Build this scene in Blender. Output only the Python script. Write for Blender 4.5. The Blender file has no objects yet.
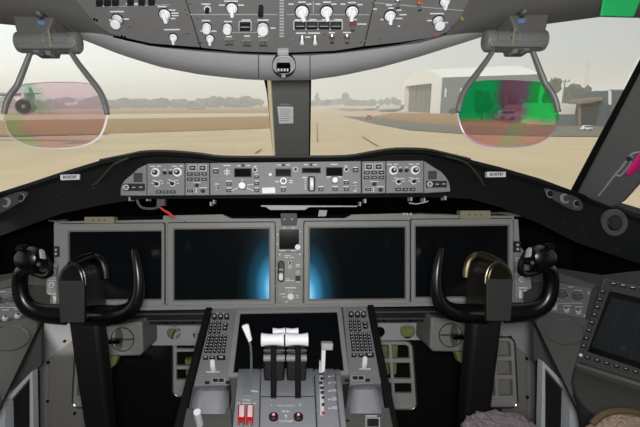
import bpy, bmesh, math, random
from mathutils import Vector as V, Matrix, noise
random.seed(4)
SC = bpy.context.scene
COL = SC.collection
# ------------------------------------------------------------------ camera basis
FPX, CX, CY = 450.0, 288.0, 213.5
PITCH, ROLL = math.radians(13.8), math.radians(0.55)
C = V((0, 0, 1.25))
FW = V((0, math.cos(PITCH), -math.sin(PITCH)))
U0 = V((0, math.sin(PITCH), math.cos(PITCH)))
R0 = V((1, 0, 0))
UP = math.cos(ROLL) * U0 + math.sin(ROLL) * R0
RT = math.cos(ROLL) * R0 - math.sin(ROLL) * U0
ZG = -4.2
FL = -.30                                    # flight deck floor

def ray(px, py):
    return FW + RT * ((px - CX) / FPX) + UP * ((CY - py) / FPX)
def at(px, py, d):
    return C + ray(px, py) * d
def depth(p):
    return (p - C).dot(FW)

class Fr:
    """a plane of the place: origin, in-plane axes, normal to the viewer's side"""
    def __init__(s, o, ex, ey):
        s.o = o.copy(); s.ex = ex.normalized()
        s.n = s.ex.cross(ey).normalized(); s.ey = s.n.cross(s.ex)
    def loc(s, px, py):
        r = ray(px, py)
        t = s.n.dot(s.o - C) / s.n.dot(r)
        p = C + r * t - s.o
        return p.dot(s.ex), p.dot(s.ey)
    def w(s, u, v, h=0.0):
        return s.o + s.ex * u + s.ey * v + s.n * h
    def p(s, px, py, h=0.0):
        r = ray(px, py)
        t = s.n.dot(s.o + s.n * h - C) / s.n.dot(r)      # where the sight line meets the plane lifted by h
        return C + r * t
    def s_(s, px, py):
        return depth(s.p(px, py)) / FPX
def FP(d, px=288, py=213.5):
    return Fr(at(px, py, d), R0, U0)
def VP(y):
    return Fr(V((0, y, 0)), R0, V((0, 0, 1)))
def F3(p0, px_, py_):
    f = Fr(p0, px_ - p0, py_ - p0)
    return f
def ground_pt(px, py, z=ZG):
    r = ray(px, py)
    return C + r * ((z - C.z) / r.z)

# ------------------------------------------------------------------ materials
M = {}
def lin(c):
    c = c / 255.0
    return c / 12.92 if c <= 0.04045 else ((c + 0.055) / 1.055) ** 2.4
def col(rgb):
    return (lin(rgb[0]), lin(rgb[1]), lin(rgb[2]), 1)
def mat(name, rgb, rough=0.5, metal=0.0, var=0.08, scale=60, bump=0.0, spec=0.4, coat=0.0):
    m = bpy.data.materials.new(name); m.use_nodes = True
    nt = m.node_tree; b = nt.nodes['Principled BSDF']
    b.inputs['Roughness'].default_value = rough
    b.inputs['Metallic'].default_value = metal
    b.inputs['Specular IOR Level'].default_value = spec
    b.inputs['Coat Weight'].default_value = coat
    c = col(rgb)
    tc = nt.nodes.new('ShaderNodeTexCoord')
    nz = nt.nodes.new('ShaderNodeTexNoise'); nz.inputs['Scale'].default_value = scale
    nz.inputs['Detail'].default_value = 3
    nt.links.new(tc.outputs['Object'], nz.inputs['Vector'])
    mx = nt.nodes.new('ShaderNodeMix'); mx.data_type = 'RGBA'
    mx.inputs[6].default_value = tuple(x * (1 - var) for x in c[:3]) + (1,)
    mx.inputs[7].default_value = tuple(min(1, x * (1 + var)) for x in c[:3]) + (1,)
    nt.links.new(nz.outputs['Fac'], mx.inputs[0])
    nt.links.new(mx.outputs[2], b.inputs['Base Color'])
    if bump:
        bp = nt.nodes.new('ShaderNodeBump'); bp.inputs['Strength'].default_value = bump
        bp.inputs['Distance'].default_value = 0.002
        nt.links.new(nz.outputs['Fac'], bp.inputs['Height'])
        nt.links.new(bp.outputs['Normal'], b.inputs['Normal'])
    M[name] = m
    return m
mat('panel_grey', (122, 122, 124), .55)
mat('overhead_grey', (106, 106, 106), .55)
mat('bezel_grey', (136, 136, 134), .5)
mat('liner_grey', (94, 94, 92), .6)
mat('lip_grey', (174, 175, 178), .5)
mat('post_grey', (120, 121, 118), .6)
mat('quadrant_grey', (142, 144, 149), .45, spec=.5)
mat('rest_grey', (134, 136, 142), .35, spec=.5)
mat('console_grey', (80, 80, 77), .6)
mat('console_dark', (55, 54, 52), .65)
mat('pillar_grey', (106, 108, 107), .7)
mat('kick_blue', (184, 188, 192), .55)
mat('kick_beige', (156, 153, 147), .6)
mat('pedal_metal', (178, 178, 174), .45, .1)
mat('bracket_white', (178, 180, 186), .45)
mat('box_grey', (132, 132, 128), .5)
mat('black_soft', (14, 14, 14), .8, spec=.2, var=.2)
mat('black_hood', (10, 10, 9), .75, spec=.25, var=.25, bump=.3, scale=300)
mat('black_plastic', (16, 16, 17), .45, spec=.4)
mat('black_gloss', (6, 6, 7), .25, spec=.4)
mat('horn_gloss', (8, 8, 9), .3, spec=.45)
mat('pad_grey', (38, 38, 38), .7)
mat('column_grey', (18, 18, 19), .55)
mat('rim_highlight', (98, 91, 70), .32, .9)  # gold sky highlights on the right yoke's rims, put into the colour
mat('hub_highlight', (52, 47, 36), .28, .85)  # sky highlight on the right yoke's black hub, put into the metal colour
mat('white_knob', (232, 232, 236), .35)
mat('white_paint', (225, 226, 228), .5, var=.02)
mat('mark_white', (215, 217, 220), .6, var=.02)
mat('mark_dim', (165, 167, 170), .6, var=.02)
mat('key_black', (24, 24, 25), .5)
mat('window_black', (5, 5, 6), .3, spec=.08)
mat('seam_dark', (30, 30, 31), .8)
mat('steel', (190, 190, 188), .25, .9)
mat('grey_rod', (150, 150, 150), .35, .4)
mat('dull_red', (128, 60, 54), .5)
mat('red_guard', (190, 22, 28), .4)
mat('guard_pink', (240, 205, 208), .4)
mat('orange_lamp', (176, 88, 56), .4)
mat('amber_bolt', (200, 175, 110), .4, .5)
mat('strap_red', (205, 60, 42), .6)
mat('tape_white', (200, 200, 198), .5)
mat('olive_plate', (140, 136, 112), .55)
mat('hot_pink', (232, 40, 130), .5)
mat('panel_green', (40, 190, 105), .45)
mat('insul_green', (140, 146, 92), .8, var=.4, scale=40)
mat('pale_tan', (212, 200, 164), .7)
mat('fleece', (116, 107, 112), .95, bump=.8, scale=120, var=.25)
mat('tan_cloth', (142, 124, 106), .9, bump=.5, scale=90, var=.3)
mat('hud_grey', (104, 105, 104), .5)
mat('hud_dark', (86, 86, 84), .6)
mat('arm_grey', (98, 100, 100), .45, .0)
mat('paper', (244, 245, 247), .7, var=.02)
mat('ink', (34, 34, 60), .7)
mat('blue_light', (96, 120, 160), .3)
mat('audio_grey', (98, 99, 100), .55)
# outside
mat('concrete', (202, 183, 150), .9, var=.16, scale=.12, spec=.1)
mat('concrete_pale', (206, 190, 160), .9, var=.08, scale=.1, spec=.1)
mat('grass_dry', (168, 140, 102), 1, var=.3, scale=.25, spec=0)
mat('grass_orange', (168, 136, 98), 1, var=.25, scale=.2, spec=0)
mat('asphalt', (128, 122, 108), .95, var=.12, scale=.3, spec=.1)
mat('leaf', (74, 84, 60), .95, var=.35, scale=.4, spec=0)
mat('leaf_brown', (86, 74, 56), .95, var=.35, scale=.6, spec=0)
mat('bark', (84, 70, 54), 1, spec=0)
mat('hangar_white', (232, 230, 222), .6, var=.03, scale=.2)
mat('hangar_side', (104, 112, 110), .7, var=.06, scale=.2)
mat('hangar_dark', (120, 116, 100), .8, var=.1, scale=.4)
mat('shed_grey', (112, 118, 114), .8, var=.1, scale=.3)
mat('shed_dark', (66, 66, 62), .8, var=.1, scale=.3)
mat('shed_roof', (150, 128, 104), .8)
mat('mast_pale', (196, 186, 180), .8)
mat('block_grey', (96, 104, 106), .8)
mat('roof_pink', (205, 150, 140), .7)
mat('van_white', (235, 236, 236), .3)
mat('truck_orange', (220, 120, 50), .4)
mat('glass_dark', (40, 48, 54), .1)
mat('jet_white', (225, 227, 228), .35)
mat('jet_grey', (128, 136, 146), .5)
mat('nacelle', (150, 158, 150), .35, .3)

def glass_pane(name, tint=(.985, .985, .975), refl=.025):
    m = bpy.data.materials.new(name); m.use_nodes = True
    nt = m.node_tree; nt.nodes.remove(nt.nodes['Principled BSDF'])
    out = nt.nodes['Material Output']
    tr = nt.nodes.new('ShaderNodeBsdfTransparent'); tr.inputs[0].default_value = tint + (1,)
    gl = nt.nodes.new('ShaderNodeBsdfGlossy'); gl.inputs['Roughness'].default_value = .02
    mx = nt.nodes.new('ShaderNodeMixShader'); mx.inputs[0].default_value = refl
    nt.links.new(tr.outputs[0], mx.inputs[1]); nt.links.new(gl.outputs[0], mx.inputs[2])
    nt.links.new(mx.outputs[0], out.inputs[0])
    M[name] = m
    return m, nt, tr
glass_pane('windshield_glass')
def hud_glass(name, stops_top, stops_low, split, nscale, seed, film):
    """dichroic coating: tint patches fixed to the glass"""
    m, nt, tr = glass_pane(name, refl=.05)
    tc = nt.nodes.new('ShaderNodeTexCoord')
    nz = nt.nodes.new('ShaderNodeTexNoise'); nz.inputs['Scale'].default_value = nscale
    nz.inputs['Detail'].default_value = 2
    add = nt.nodes.new('ShaderNodeVectorMath'); add.operation = 'MULTIPLY_ADD'
    nt.links.new(tc.outputs['Generated'], nz.inputs['Vector'])
    nt.links.new(nz.outputs['Color'], add.inputs[0]); add.inputs[1].default_value = (.3, .0, .22)
    nt.links.new(tc.outputs['Generated'], add.inputs[2])
    sep = nt.nodes.new('ShaderNodeSeparateXYZ'); nt.links.new(add.outputs[0], sep.inputs[0])
    # slanted coordinate for the bands
    ma = nt.nodes.new('ShaderNodeMath'); ma.operation = 'MULTIPLY_ADD'
    nt.links.new(sep.outputs['Z'], ma.inputs[0]); ma.inputs[1].default_value = seed
    nt.links.new(sep.outputs['X'], ma.inputs[2])
    def ramp(stops, src):
        r = nt.nodes.new('ShaderNodeValToRGB'); e = r.color_ramp.elements
        while len(e) < len(stops): e.new(.5)
        for i, (p, c) in enumerate(stops):
            e[i].position = p; e[i].color = c + (1,)
        nt.links.new(src, r.inputs[0]); return r
    a = ramp(stops_top, ma.outputs[0]); b = ramp(stops_low, ma.outputs[0])
    sr = ramp([(split - .06, (0, 0, 0)), (split + .06, (1, 1, 1))], sep.outputs['Z'])
    mx = nt.nodes.new('ShaderNodeMix'); mx.data_type = 'RGBA'
    nt.links.new(sr.outputs[0], mx.inputs[0]); nt.links.new(b.outputs[0], mx.inputs[6]); nt.links.new(a.outputs[0], mx.inputs[7])
    nt.links.new(mx.outputs[2], tr.inputs[0])
    tl = nt.nodes.new('ShaderNodeBsdfTranslucent'); nt.links.new(mx.outputs[2], tl.inputs[0])
    ms = nt.nodes.new('ShaderNodeMixShader'); ms.inputs[0].default_value = film
    out = nt.nodes['Material Output']; old = out.inputs[0].links[0].from_node
    nt.links.new(old.outputs[0], ms.inputs[1]); nt.links.new(tl.outputs[0], ms.inputs[2]); nt.links.new(ms.outputs[0], out.inputs[0])
PK, GN = (1.0, .90, .96), (.62, .92, .66)
hud_glass('combiner_pink', [(.0, (.35, .85, .5)), (.22, (.45, .88, .55)), (.36, PK), (.62, PK), (.75, (.72, .86, .76)), (.9, PK)],
          [(.0, (.55, .85, .55)), (.2, (.97, .84, .83)), (.45, (.80, .92, .74)), (.6, (.98, .84, .85)), (1., (.98, .86, .87))], .62, 2.2, .35, .06)
hud_glass('combiner_green', [(.0, (.14, .90, .48)), (.34, (.16, .90, .48)), (.42, (.62, .44, .54)), (.64, (.68, .48, .62)), (.72, (.20, .92, .42)), (1., (.24, .95, .44))],
          [(.0, (.97, .72, .67)), (.5, (.97, .74, .69)), (.62, (.80, .90, .68)), (.8, (.98, .76, .71))], .5, 3.2, -.2, .22)

def screen(name, glow):
    m = bpy.data.materials.new(name); m.use_nodes = True
    nt = m.node_tree; b = nt.nodes['Principled BSDF']
    b.inputs['Base Color'].default_value = (.004, .005, .006, 1)
    b.inputs['Roughness'].default_value = .12
    b.inputs['Specular IOR Level'].default_value = .12
    if glow:                                   # flash reflection in the screen corner, painted as emission
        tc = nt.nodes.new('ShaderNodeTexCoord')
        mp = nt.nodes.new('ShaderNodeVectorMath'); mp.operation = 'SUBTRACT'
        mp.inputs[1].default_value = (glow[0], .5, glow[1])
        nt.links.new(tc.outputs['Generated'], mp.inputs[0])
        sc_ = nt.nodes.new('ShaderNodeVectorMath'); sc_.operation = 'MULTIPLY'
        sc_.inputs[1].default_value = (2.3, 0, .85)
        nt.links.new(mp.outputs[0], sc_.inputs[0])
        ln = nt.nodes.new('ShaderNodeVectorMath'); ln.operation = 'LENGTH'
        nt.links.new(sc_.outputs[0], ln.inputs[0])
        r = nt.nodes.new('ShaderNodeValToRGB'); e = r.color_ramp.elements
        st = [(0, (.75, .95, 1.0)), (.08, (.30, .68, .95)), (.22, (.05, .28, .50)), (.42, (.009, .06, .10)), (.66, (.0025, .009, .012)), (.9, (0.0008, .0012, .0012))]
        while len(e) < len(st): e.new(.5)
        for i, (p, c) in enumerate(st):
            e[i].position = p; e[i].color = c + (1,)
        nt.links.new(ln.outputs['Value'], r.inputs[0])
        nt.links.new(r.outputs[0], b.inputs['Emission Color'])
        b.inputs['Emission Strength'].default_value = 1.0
    M[name] = m
screen('screen_off', None); screen('screen_glare_right', (1.03, .16)); screen('screen_glare_left', (-.03, .06))
mat('tablet_glass', (26, 27, 27), .3, var=.1, spec=.12)

# ------------------------------------------------------------------ mesh builder
def rrect(x0, y0, x1, y1, r=1.0, seg=4):
    pts = []
    for cx, cy, a0 in ((x1 - r, y0 + r, -90), (x1 - r, y1 - r, 0), (x0 + r, y1 - r, 90), (x0 + r, y0 + r, 180)):
        for i in range(seg + 1):
            a = math.radians(a0 + 90 * i / seg)
            pts.append((cx + r * math.cos(a), cy + r * math.sin(a)))
    return pts
def rect(x0, y0, x1, y1):
    return [(x0, y0), (x1, y0), (x1, y1), (x0, y1)]
def ell(cx, cy, rx, ry, n=20, rot=0):
    c, s = math.cos(rot), math.sin(rot)
    o = []
    for i in range(n):
        a = 2 * math.pi * i / n
        x, y = rx * math.cos(a), ry * math.sin(a)
        o.append((cx + x * c - y * s, cy + x * s + y * c))
    return o
def smooth(pts, n=4, closed=False):
    """Catmull-Rom"""
    out = []; N = len(pts); V3 = [V(p) for p in pts]
    rng = range(N if closed else N - 1)
    for i in rng:
        p1, p2 = V3[i], V3[(i + 1) % N]
        p0 = V3[i - 1] if (closed or i > 0) else p1
        p3 = V3[(i + 2) % N] if (closed or i + 2 < N) else p2
        for k in range(n):
            t = k / n
            out.append(.5 * ((2 * p1) + (p2 - p0) * t + (2 * p0 - 5 * p1 + 4 * p2 - p3) * t * t + (3 * p1 - p0 - 3 * p2 + p3) * t ** 3))
    if not closed: out.append(V3[-1])
    return out

class MB:
    def __init__(s):
        s.bm = bmesh.new(); s.mi = 0
    def face(s, vs):
        try:
            f = s.bm.faces.new(vs); f.material_index = s.mi; return f
        except ValueError:
            return None
    def loft(s, rows, closed=False, cap=False):
        R = [[s.bm.verts.new(p) for p in r] for r in rows]
        n = len(R[0])
        for a, b in zip(R, R[1:]):
            for i in range(n if closed else n - 1):
                j = (i + 1) % n
                s.face([a[i], a[j], b[j], b[i]])
        if cap:
            s.face(list(reversed(R[0]))); s.face(R[-1])
        return s
    def prism(s, fr, pts, h0, h1):
        uv = [fr.loc(*p[:2]) for p in pts]
        return s.loft([[fr.w(u, v, h0) for u, v in uv], [fr.w(u, v, h1) for u, v in uv]], True, True)
    def dome(s, fr, pts, h0, h1, inset=.2, k=3):
        """prism whose upper edge rounds over"""
        uv = [V(fr.loc(*p[:2])) for p in pts]; c = sum(uv, V((0, 0))) / len(uv)
        rows = [[fr.w(p.x, p.y, h0) for p in uv]]
        for i in range(k + 1):
            a = math.pi / 2 * i / k
            sc = 1 - inset * (1 - math.cos(a)); h = h0 + (h1 - h0) * (.35 + .65 * math.sin(a))
            rows.append([fr.w(c.x + (p.x - c.x) * sc, c.y + (p.y - c.y) * sc, h) for p in uv])
        return s.loft(rows, True, True)
    def ring(s, fr, a, b, h0, h1):
        A = [fr.loc(*p[:2]) for p in a]; B = [fr.loc(*p[:2]) for p in b]
        rows = [[fr.w(u, v, h0) for u, v in A], [fr.w(u, v, h1) for u, v in A], [fr.w(u, v, h1) for u, v in B], [fr.w(u, v, h0) for u, v in B]]
        rows.append(rows[0])
        R = [[s.bm.verts.new(p) for p in r] for r in rows[:4]]; R.append(R[0]); n = len(A)
        for x, y in zip(R, R[1:]):
            for i in range(n):
                j = (i + 1) % n; s.face([x[i], x[j], y[j], y[i]])
        return s
    def lathe(s, fr, px, py, prof, seg=18):
        """prof: (radius in metres, height)"""
        u, v = fr.loc(px, py)
        rows = []
        for r, h in prof:
            rows.append([fr.w(u + r * math.cos(2 * math.pi * i / seg), v + r * math.sin(2 * math.pi * i / seg), h) for i in range(seg)])
        return s.loft(rows, True, True)
    def cyl(s, fr, px, py, rp, h0, h1, seg=18):
        r = rp * fr.s_(px, py)
        return s.lathe(fr, px, py, [(r, h0), (r, h1)], seg)
    def tube(s, pts, rad, seg=12, cap=True, flat=1.0):
        pts = [V(p) for p in pts]
        if not hasattr(rad, '__len__'): rad = [rad] * len(pts)
        rows = []; prev = None
        for i, p in enumerate(pts):
            t = (pts[min(i + 1, len(pts) - 1)] - pts[max(i - 1, 0)]).normalized()
            if prev is None:
                a = V((0, 1, 0)) if abs(t.y) < .9 else V((1, 0, 0))
            else: a = prev
            a = (a - t * a.dot(t)).normalized(); prev = a
            b = t.cross(a)
            rows.append([p + (a * math.cos(2 * math.pi * k / seg) * flat + b * math.sin(2 * math.pi * k / seg)) * rad[i] for k in range(seg)])
        return s.loft(rows, True, cap)
    def box(s, c, d, rz=0):
        c = V(c); m = Matrix.Rotation(rz, 3, 'Z')
        q = [c + m @ V((d[0] / 2 * x, d[1] / 2 * y, d[2] / 2 * z)) for z in (-1, 1) for x, y in ((-1, -1), (1, -1), (1, 1), (-1, 1))]
        return s.loft([q[:4], q[4:]], True, True)
    def poly(s, pts):
        s.face([s.bm.verts.new(p) for p in pts]); return s
    def hull8(s, a, b):
        return s.loft([a, b], True, True)
    def blob(s, c, r, sub=2, amp=.25, fq=1.0, sq=(1, 1, 1)):
        r0 = bmesh.ops.create_icosphere(s.bm, subdivisions=sub, radius=1)
        off = V((random.uniform(0, 50), random.uniform(0, 50), 0))
        for v in r0['verts']:
            n = v.co.normalized()
            k = 1 + amp * noise.noise(n * 2.2 * fq + off) + amp * .5 * noise.noise(n * 5 * fq + off)
            v.co = V(c) + V((n.x * sq[0], n.y * sq[1], n.z * sq[2])) * r * k
        for v in r0['verts']:
            for f in v.link_faces: f.material_index = s.mi
        return s
    def text(s, fr, px, py, txt, hp, h=.0006, rot=0):
        cu = bpy.data.curves.new('t', 'FONT'); cu.body = txt; cu.align_x = 'CENTER'; cu.align_y = 'CENTER'
        cu.resolution_u = 2; cu.offset = .03
        o = bpy.data.objects.new('t', cu); COL.objects.link(o)
        dg = bpy.context.evaluated_depsgraph_get()
        me = bpy.data.meshes.new_from_object(o.evaluated_get(dg))
        sz = hp * fr.s_(px, py) / .72; u, v = fr.loc(px, py)
        vs = [s.bm.verts.new(fr.w(u + q.co.x * sz, v + q.co.y * sz, h)) for q in me.vertices]
        for p in me.polygons: s.face([vs[i] for i in p.vertices])
        bpy.data.objects.remove(o); bpy.data.curves.remove(cu); bpy.data.meshes.remove(me)
        return s

def props(o, label=None, cat=None, group=None, kind=None):
    if label: o['label'] = label
    if cat: o['category'] = cat
    if group: o['group'] = group
    if kind: o['kind'] = kind
    return o
ABS = {}
def link(name, mb, mats, parent=None, bevel=0, seg=2, sub=0, flat=False, **kw):
    bm = mb.bm
    bmesh.ops.recalc_face_normals(bm, faces=bm.faces[:])
    me = bpy.data.meshes.new(name)
    cs = [v.co for v in bm.verts]
    c = V((sum(p.x for p in cs), sum(p.y for p in cs), sum(p.z for p in cs))) / max(1, len(cs))
    bmesh.ops.translate(bm, verts=bm.verts[:], vec=-c)
    bm.to_mesh(me); bm.free()
    if not isinstance(mats, (list, tuple)): mats = [mats]
    for m in mats: me.materials.append(M[m])
    if not flat:
        for p in me.polygons: p.use_smooth = True
        me.set_sharp_from_angle(angle=.6)
    o = bpy.data.objects.new(name, me); COL.objects.link(o)
    if parent: o.parent = parent; o.location = c - ABS[parent.name]
    else: o.location = c
    ABS[o.name] = c
    if bevel:
        b = o.modifiers.new('bevel', 'BEVEL'); b.width = bevel; b.segments = seg; b.limit_method = 'ANGLE'; b.angle_limit = .7
    if sub:
        b = o.modifiers.new('sub', 'SUBSURF'); b.levels = sub; b.render_levels = sub
    return props(o, **kw)
def thing(name, label, cat, loc, group=None):
    o = bpy.data.objects.new(name, None); COL.objects.link(o)
    o.location = loc; ABS[o.name] = V(loc); o.empty_display_size = .05
    return props(o, label, cat, group)

# ------------------------------------------------------------------ shared control makers
def pointer_knob(root, fr, x, y, w=12, h=.014, m='white_knob', rot=0):
    """round skirt with a raised bar"""
    s = fr.s_(x, y); r = w * .5 * s
    b = MB(); b.lathe(fr, x, y, [(r, 0), (r, .004), (r * .8, .006), (r * .8, h * .55), (r * .62, h * .7)])
    u, v = fr.loc(x, y)
    c_, s_ = math.cos(rot), math.sin(rot)
    def q(a, e, hh): return fr.w(u + (a * c_ - e * s_) * r, v + (a * s_ + e * c_) * r, hh)
    b.hull8([q(-.36, -1.1, .003), q(.36, -1.1, .003), q(.42, .9, .003), q(-.42, .9, .003)],
            [q(-.28, -1.05, h * 1.2), q(.28, -1.05, h * 1.2), q(.34, .7, h * 1.0), q(-.34, .7, h * 1.0)])
    o = link('knob', b, m, root, bevel=.0012)
    b = MB(); b.lathe(fr, x, y, [(r * 1.16, 0), (r * 1.16, .002)]); link('skirt', b, 'window_black', o)
    return o
def drum_knob(root, fr, x, y, w=11, h=.03, m='white_knob', waist=False):
    s = fr.s_(x, y); r = w * .5 * s
    b = MB()
    if waist: pr = [(r, 0), (r, h * .2), (r * .72, h * .5), (r * .78, h * .7), (r * .95, h * .9), (r * .8, h)]
    else: pr = [(r, 0), (r, .003), (r * .93, .004), (r * .9, h * .9), (r * .78, h)]
    b.lathe(fr, x, y, pr, 20)
    o = link('knob', b, m, root)
    if not waist:
        b = MB(); u, v = fr.loc(x, y)
        for i in range(10):
            a = 2 * math.pi * i / 10
            f2 = Fr(fr.w(u + r * .92 * math.cos(a), v + r * .92 * math.sin(a), h * .5), fr.ex, fr.ey)
            e1 = (fr.ex * math.cos(a) + fr.ey * math.sin(a)); e2 = fr.n.cross(e1)
            def k(p, q_, z): return f2.o + e1 * p * r * .08 + e2 * q_ * r * .1 + fr.n * z
            b.hull8([k(-1, -1, -h * .45), k(1, -1, -h * .45), k(1, 1, -h * .45), k(-1, 1, -h * .45)], [k(-1, -1, h * .4), k(.6, -1, h * .4), k(.6, 1, h * .4), k(-1, 1, h * .4)])
        link('grip_rib', b, m, o)
    b = MB(); b.lathe(fr, x, y, [(r * 1.15, 0), (r * 1.15, .002)]); link('skirt', b, 'window_black', o)
    return o
def ring_knob(root, fr, x, y, w=9, h=.02):
    s = fr.s_(x, y); r = w * .5 * s
    b = MB(); b.lathe(fr, x, y, [(r, 0), (r, h * .4), (r * .9, h * .5), (r * .62, h * .5)]); o = link('knob', b, 'white_knob', root)
    b = MB(); b.lathe(fr, x, y, [(r * .6, h * .4), (r * .58, h), (r * .45, h * 1.1)]); link('cap', b, 'key_black', o)
    b = MB(); b.lathe(fr, x, y - w * .05, [(r * .34, h), (r * .3, h * 1.2)], 10); link('button', b, 'mark_dim', o)
    return o
def small_knob(root, fr, x, y, w=4, h=.012, m='key_black', ring='mark_white'):
    s = fr.s_(x, y); r = w * .5 * s
    b = MB(); b.lathe(fr, x, y, [(r, 0), (r * .92, h * .8), (r * .7, h)], 12); o = link('knob', b, m, root)
    if ring:
        b = MB(); b.lathe(fr, x, y, [(r * 1.45, 0), (r * 1.45, .0012)], 14); link('dial_ring', b, ring, o)
    return o
def button(root, fr, x, y, w, hgt, m='key_black', h=.004, mark=True, frame=None):
    b = MB(); b.prism(fr, rect(x - w / 2, y - hgt / 2, x + w / 2, y + hgt / 2), 0, h)
    o = link('button', b, m, root, bevel=.0006)
    if mark:
        b = MB(); b.prism(fr, rect(x - w * .26, y - hgt * .12, x + w * .26, y + hgt * .12), h, h + .0004); link('legend', b, 'mark_dim', o)
    if frame:
        b = MB(); b.ring(fr, rect(x - w / 2 - .8, y - hgt / 2 - .8, x + w / 2 + .8, y + hgt / 2 + .8), rect(x - w / 2 - .3, y - hgt / 2 - .3, x + w / 2 + .3, y + hgt / 2 + .3), 0, .0015)
        link('button_frame', b, frame, o)
    return o
def toggle(root, fr, x, y, m='steel', L=.022, dn=-.6, w=2.4):
    s = fr.s_(x, y)
    b = MB(); b.lathe(fr, x, y, [(w * .9 * s, 0), (w * .9 * s, .003), (w * .5 * s, .005)], 8); o = link('toggle_switch', b, 'steel', root)
    p0 = fr.p(x, y, .003); p1 = p0 + fr.n * L + fr.ey * L * dn
    b = MB(); b.tube([p0, p0.lerp(p1, .5), p1], [w * .36 * s, w * .45 * s, w * .62 * s], 8); link('lever', b, m, o)
    return o
def marks(root, fr, lst, m='mark_white', h=.0006, name='markings'):
    b = MB()
    for x0, y0, x1, y1 in lst: b.prism(fr, rect(x0, y0, x1, y1), 0, h)
    return link(name, b, m, root, flat=True)
def line(b, fr, x0, y0, x1, y1, w=.6, h=.0008):
    d = V((x1 - x0, y1 - y0)).normalized(); n = V((-d.y, d.x)) * w / 2
    b.prism(fr, [(x0 + n.x, y0 + n.y), (x1 + n.x, y1 + n.y), (x1 - n.x, y1 - n.y), (x0 - n.x, y0 - n.y)], 0, h)
def screws(root, fr, lst, r=1.3, m='steel'):
    for x, y in lst:
        b = MB(); s = fr.s_(x, y) * r
        b.lathe(fr, x, y, [(s, 0), (s, .001), (s * .7, .002)], 10); link('screw', b, m, root)

exec_order = []
# ================================================================== SETTING: shell of the flight deck
def S(name, mb, m, **k):
    return link(name, mb, m, kind='structure', **k)
b = MB(); b.box((0, .35, FL - .03), (3.0, 3.6, .06)); S('floor', b, 'black_soft')
b = MB(); b.box((0, -1.45, .74), (3.0, .08, 2.1)); S('wall_back', b, 'liner_grey')
for sx, nm in ((-1, 'wall_left'), (1, 'wall_right')):
    b = MB(); b.box((sx * 1.46, .35, .25), (.08, 3.6, 1.10)); b.box((sx * 1.46, -.75, 1.5), (.08, 1.4, 1.1)); S(nm, b, 'black_soft')
b = MB(); b.box((0, 2.16, .24), (3.0, .06, 1.08)); S('wall_front', b, 'black_soft')
# overhead panel plane: leans up and aft
OH = Fr(at(285, 52, 1.0), R0, V((0, -math.cos(math.radians(50)), math.sin(math.radians(50)))))
LOW = [(-220, 18), (-150, 20), (-60, 22), (0, 24), (22, 26), (52, 30), (80, 38), (120, 54), (160, 66.5), (200, 74), (240, 78.5), (270, 80), (310, 79.5), (340, 75.5), (380, 67), (420, 56), (450, 46.5), (480, 37), (505, 28), (540, 25), (570, 21), (600, 17), (640, 18), (700, 22), (860, 30)]
EDGE = {-220: -6, -150: -2, -60: 0, 0: 2, 22: 4, 52: 6, 80: 14, 120: 38, 160: 46, 200: 50, 240: 53, 270: 54, 310: 54, 340: 52, 380: 47, 420: 41.5, 450: 33, 480: 18, 505: 8, 540: 4, 570: 1, 600: -2, 640: -2, 700: 0, 860: 0}
b = MB(); rows = [[] for _ in range(6)]
for x, y in LOW:
    e = EDGE[x]
    a = OH.p(x, y, -.05)
    rows[0].append(a + V((0, .06, .10))); rows[1].append(a)
    rows[2].append(OH.p(x, y * .55 + e * .45, -.018)); rows[3].append(OH.p(x, e, -.010))
    t = OH.p(x, -170, -.010); rows[4].append(t); rows[5].append(V((t.x * 1.1, t.y - .05, 1.76)))
b.loft(rows); S('ceiling', b, 'liner_grey')
b = MB(); b.box((0, -.32, 1.78), (3.0, 2.34, .05)); S('trim_1', b, 'liner_grey')
# lighter curved lip below the overhead panel, with the two seams beside the compass
for nm, x0, x1 in (('trim_2', 66, 258), ('trim_3', 259, 309.5), ('trim_4', 310.5, 494)):
    b = MB(); rr = [[] for _ in range(4)]
    def itp(tab, x):
        for (xa, ya), (xb, yb) in zip(tab, tab[1:]):
            if xa <= x <= xb: return ya + (yb - ya) * (x - xa) / (xb - xa)
    ET = sorted(EDGE.items())
    n = max(2, int((x1 - x0) / 12))
    for i in range(n + 1):
        x = x0 + (x1 - x0) * i / n
        yl, e = itp(LOW, x) + .6, itp(ET, x); k_ = max(0, (116 - x) / 50, (x - 446) / 48); e = e + (yl - 1 - e) * min(1, k_)
        rr[0].append(OH.p(x, yl, -.052)); rr[1].append(OH.p(x, yl, -.043)); rr[2].append(OH.p(x, yl * .52 + e * .48, -.010)); rr[3].append(OH.p(x, e + 1.5, -.006))
    b.loft(rr); S(nm, b, 'lip_grey')

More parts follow.
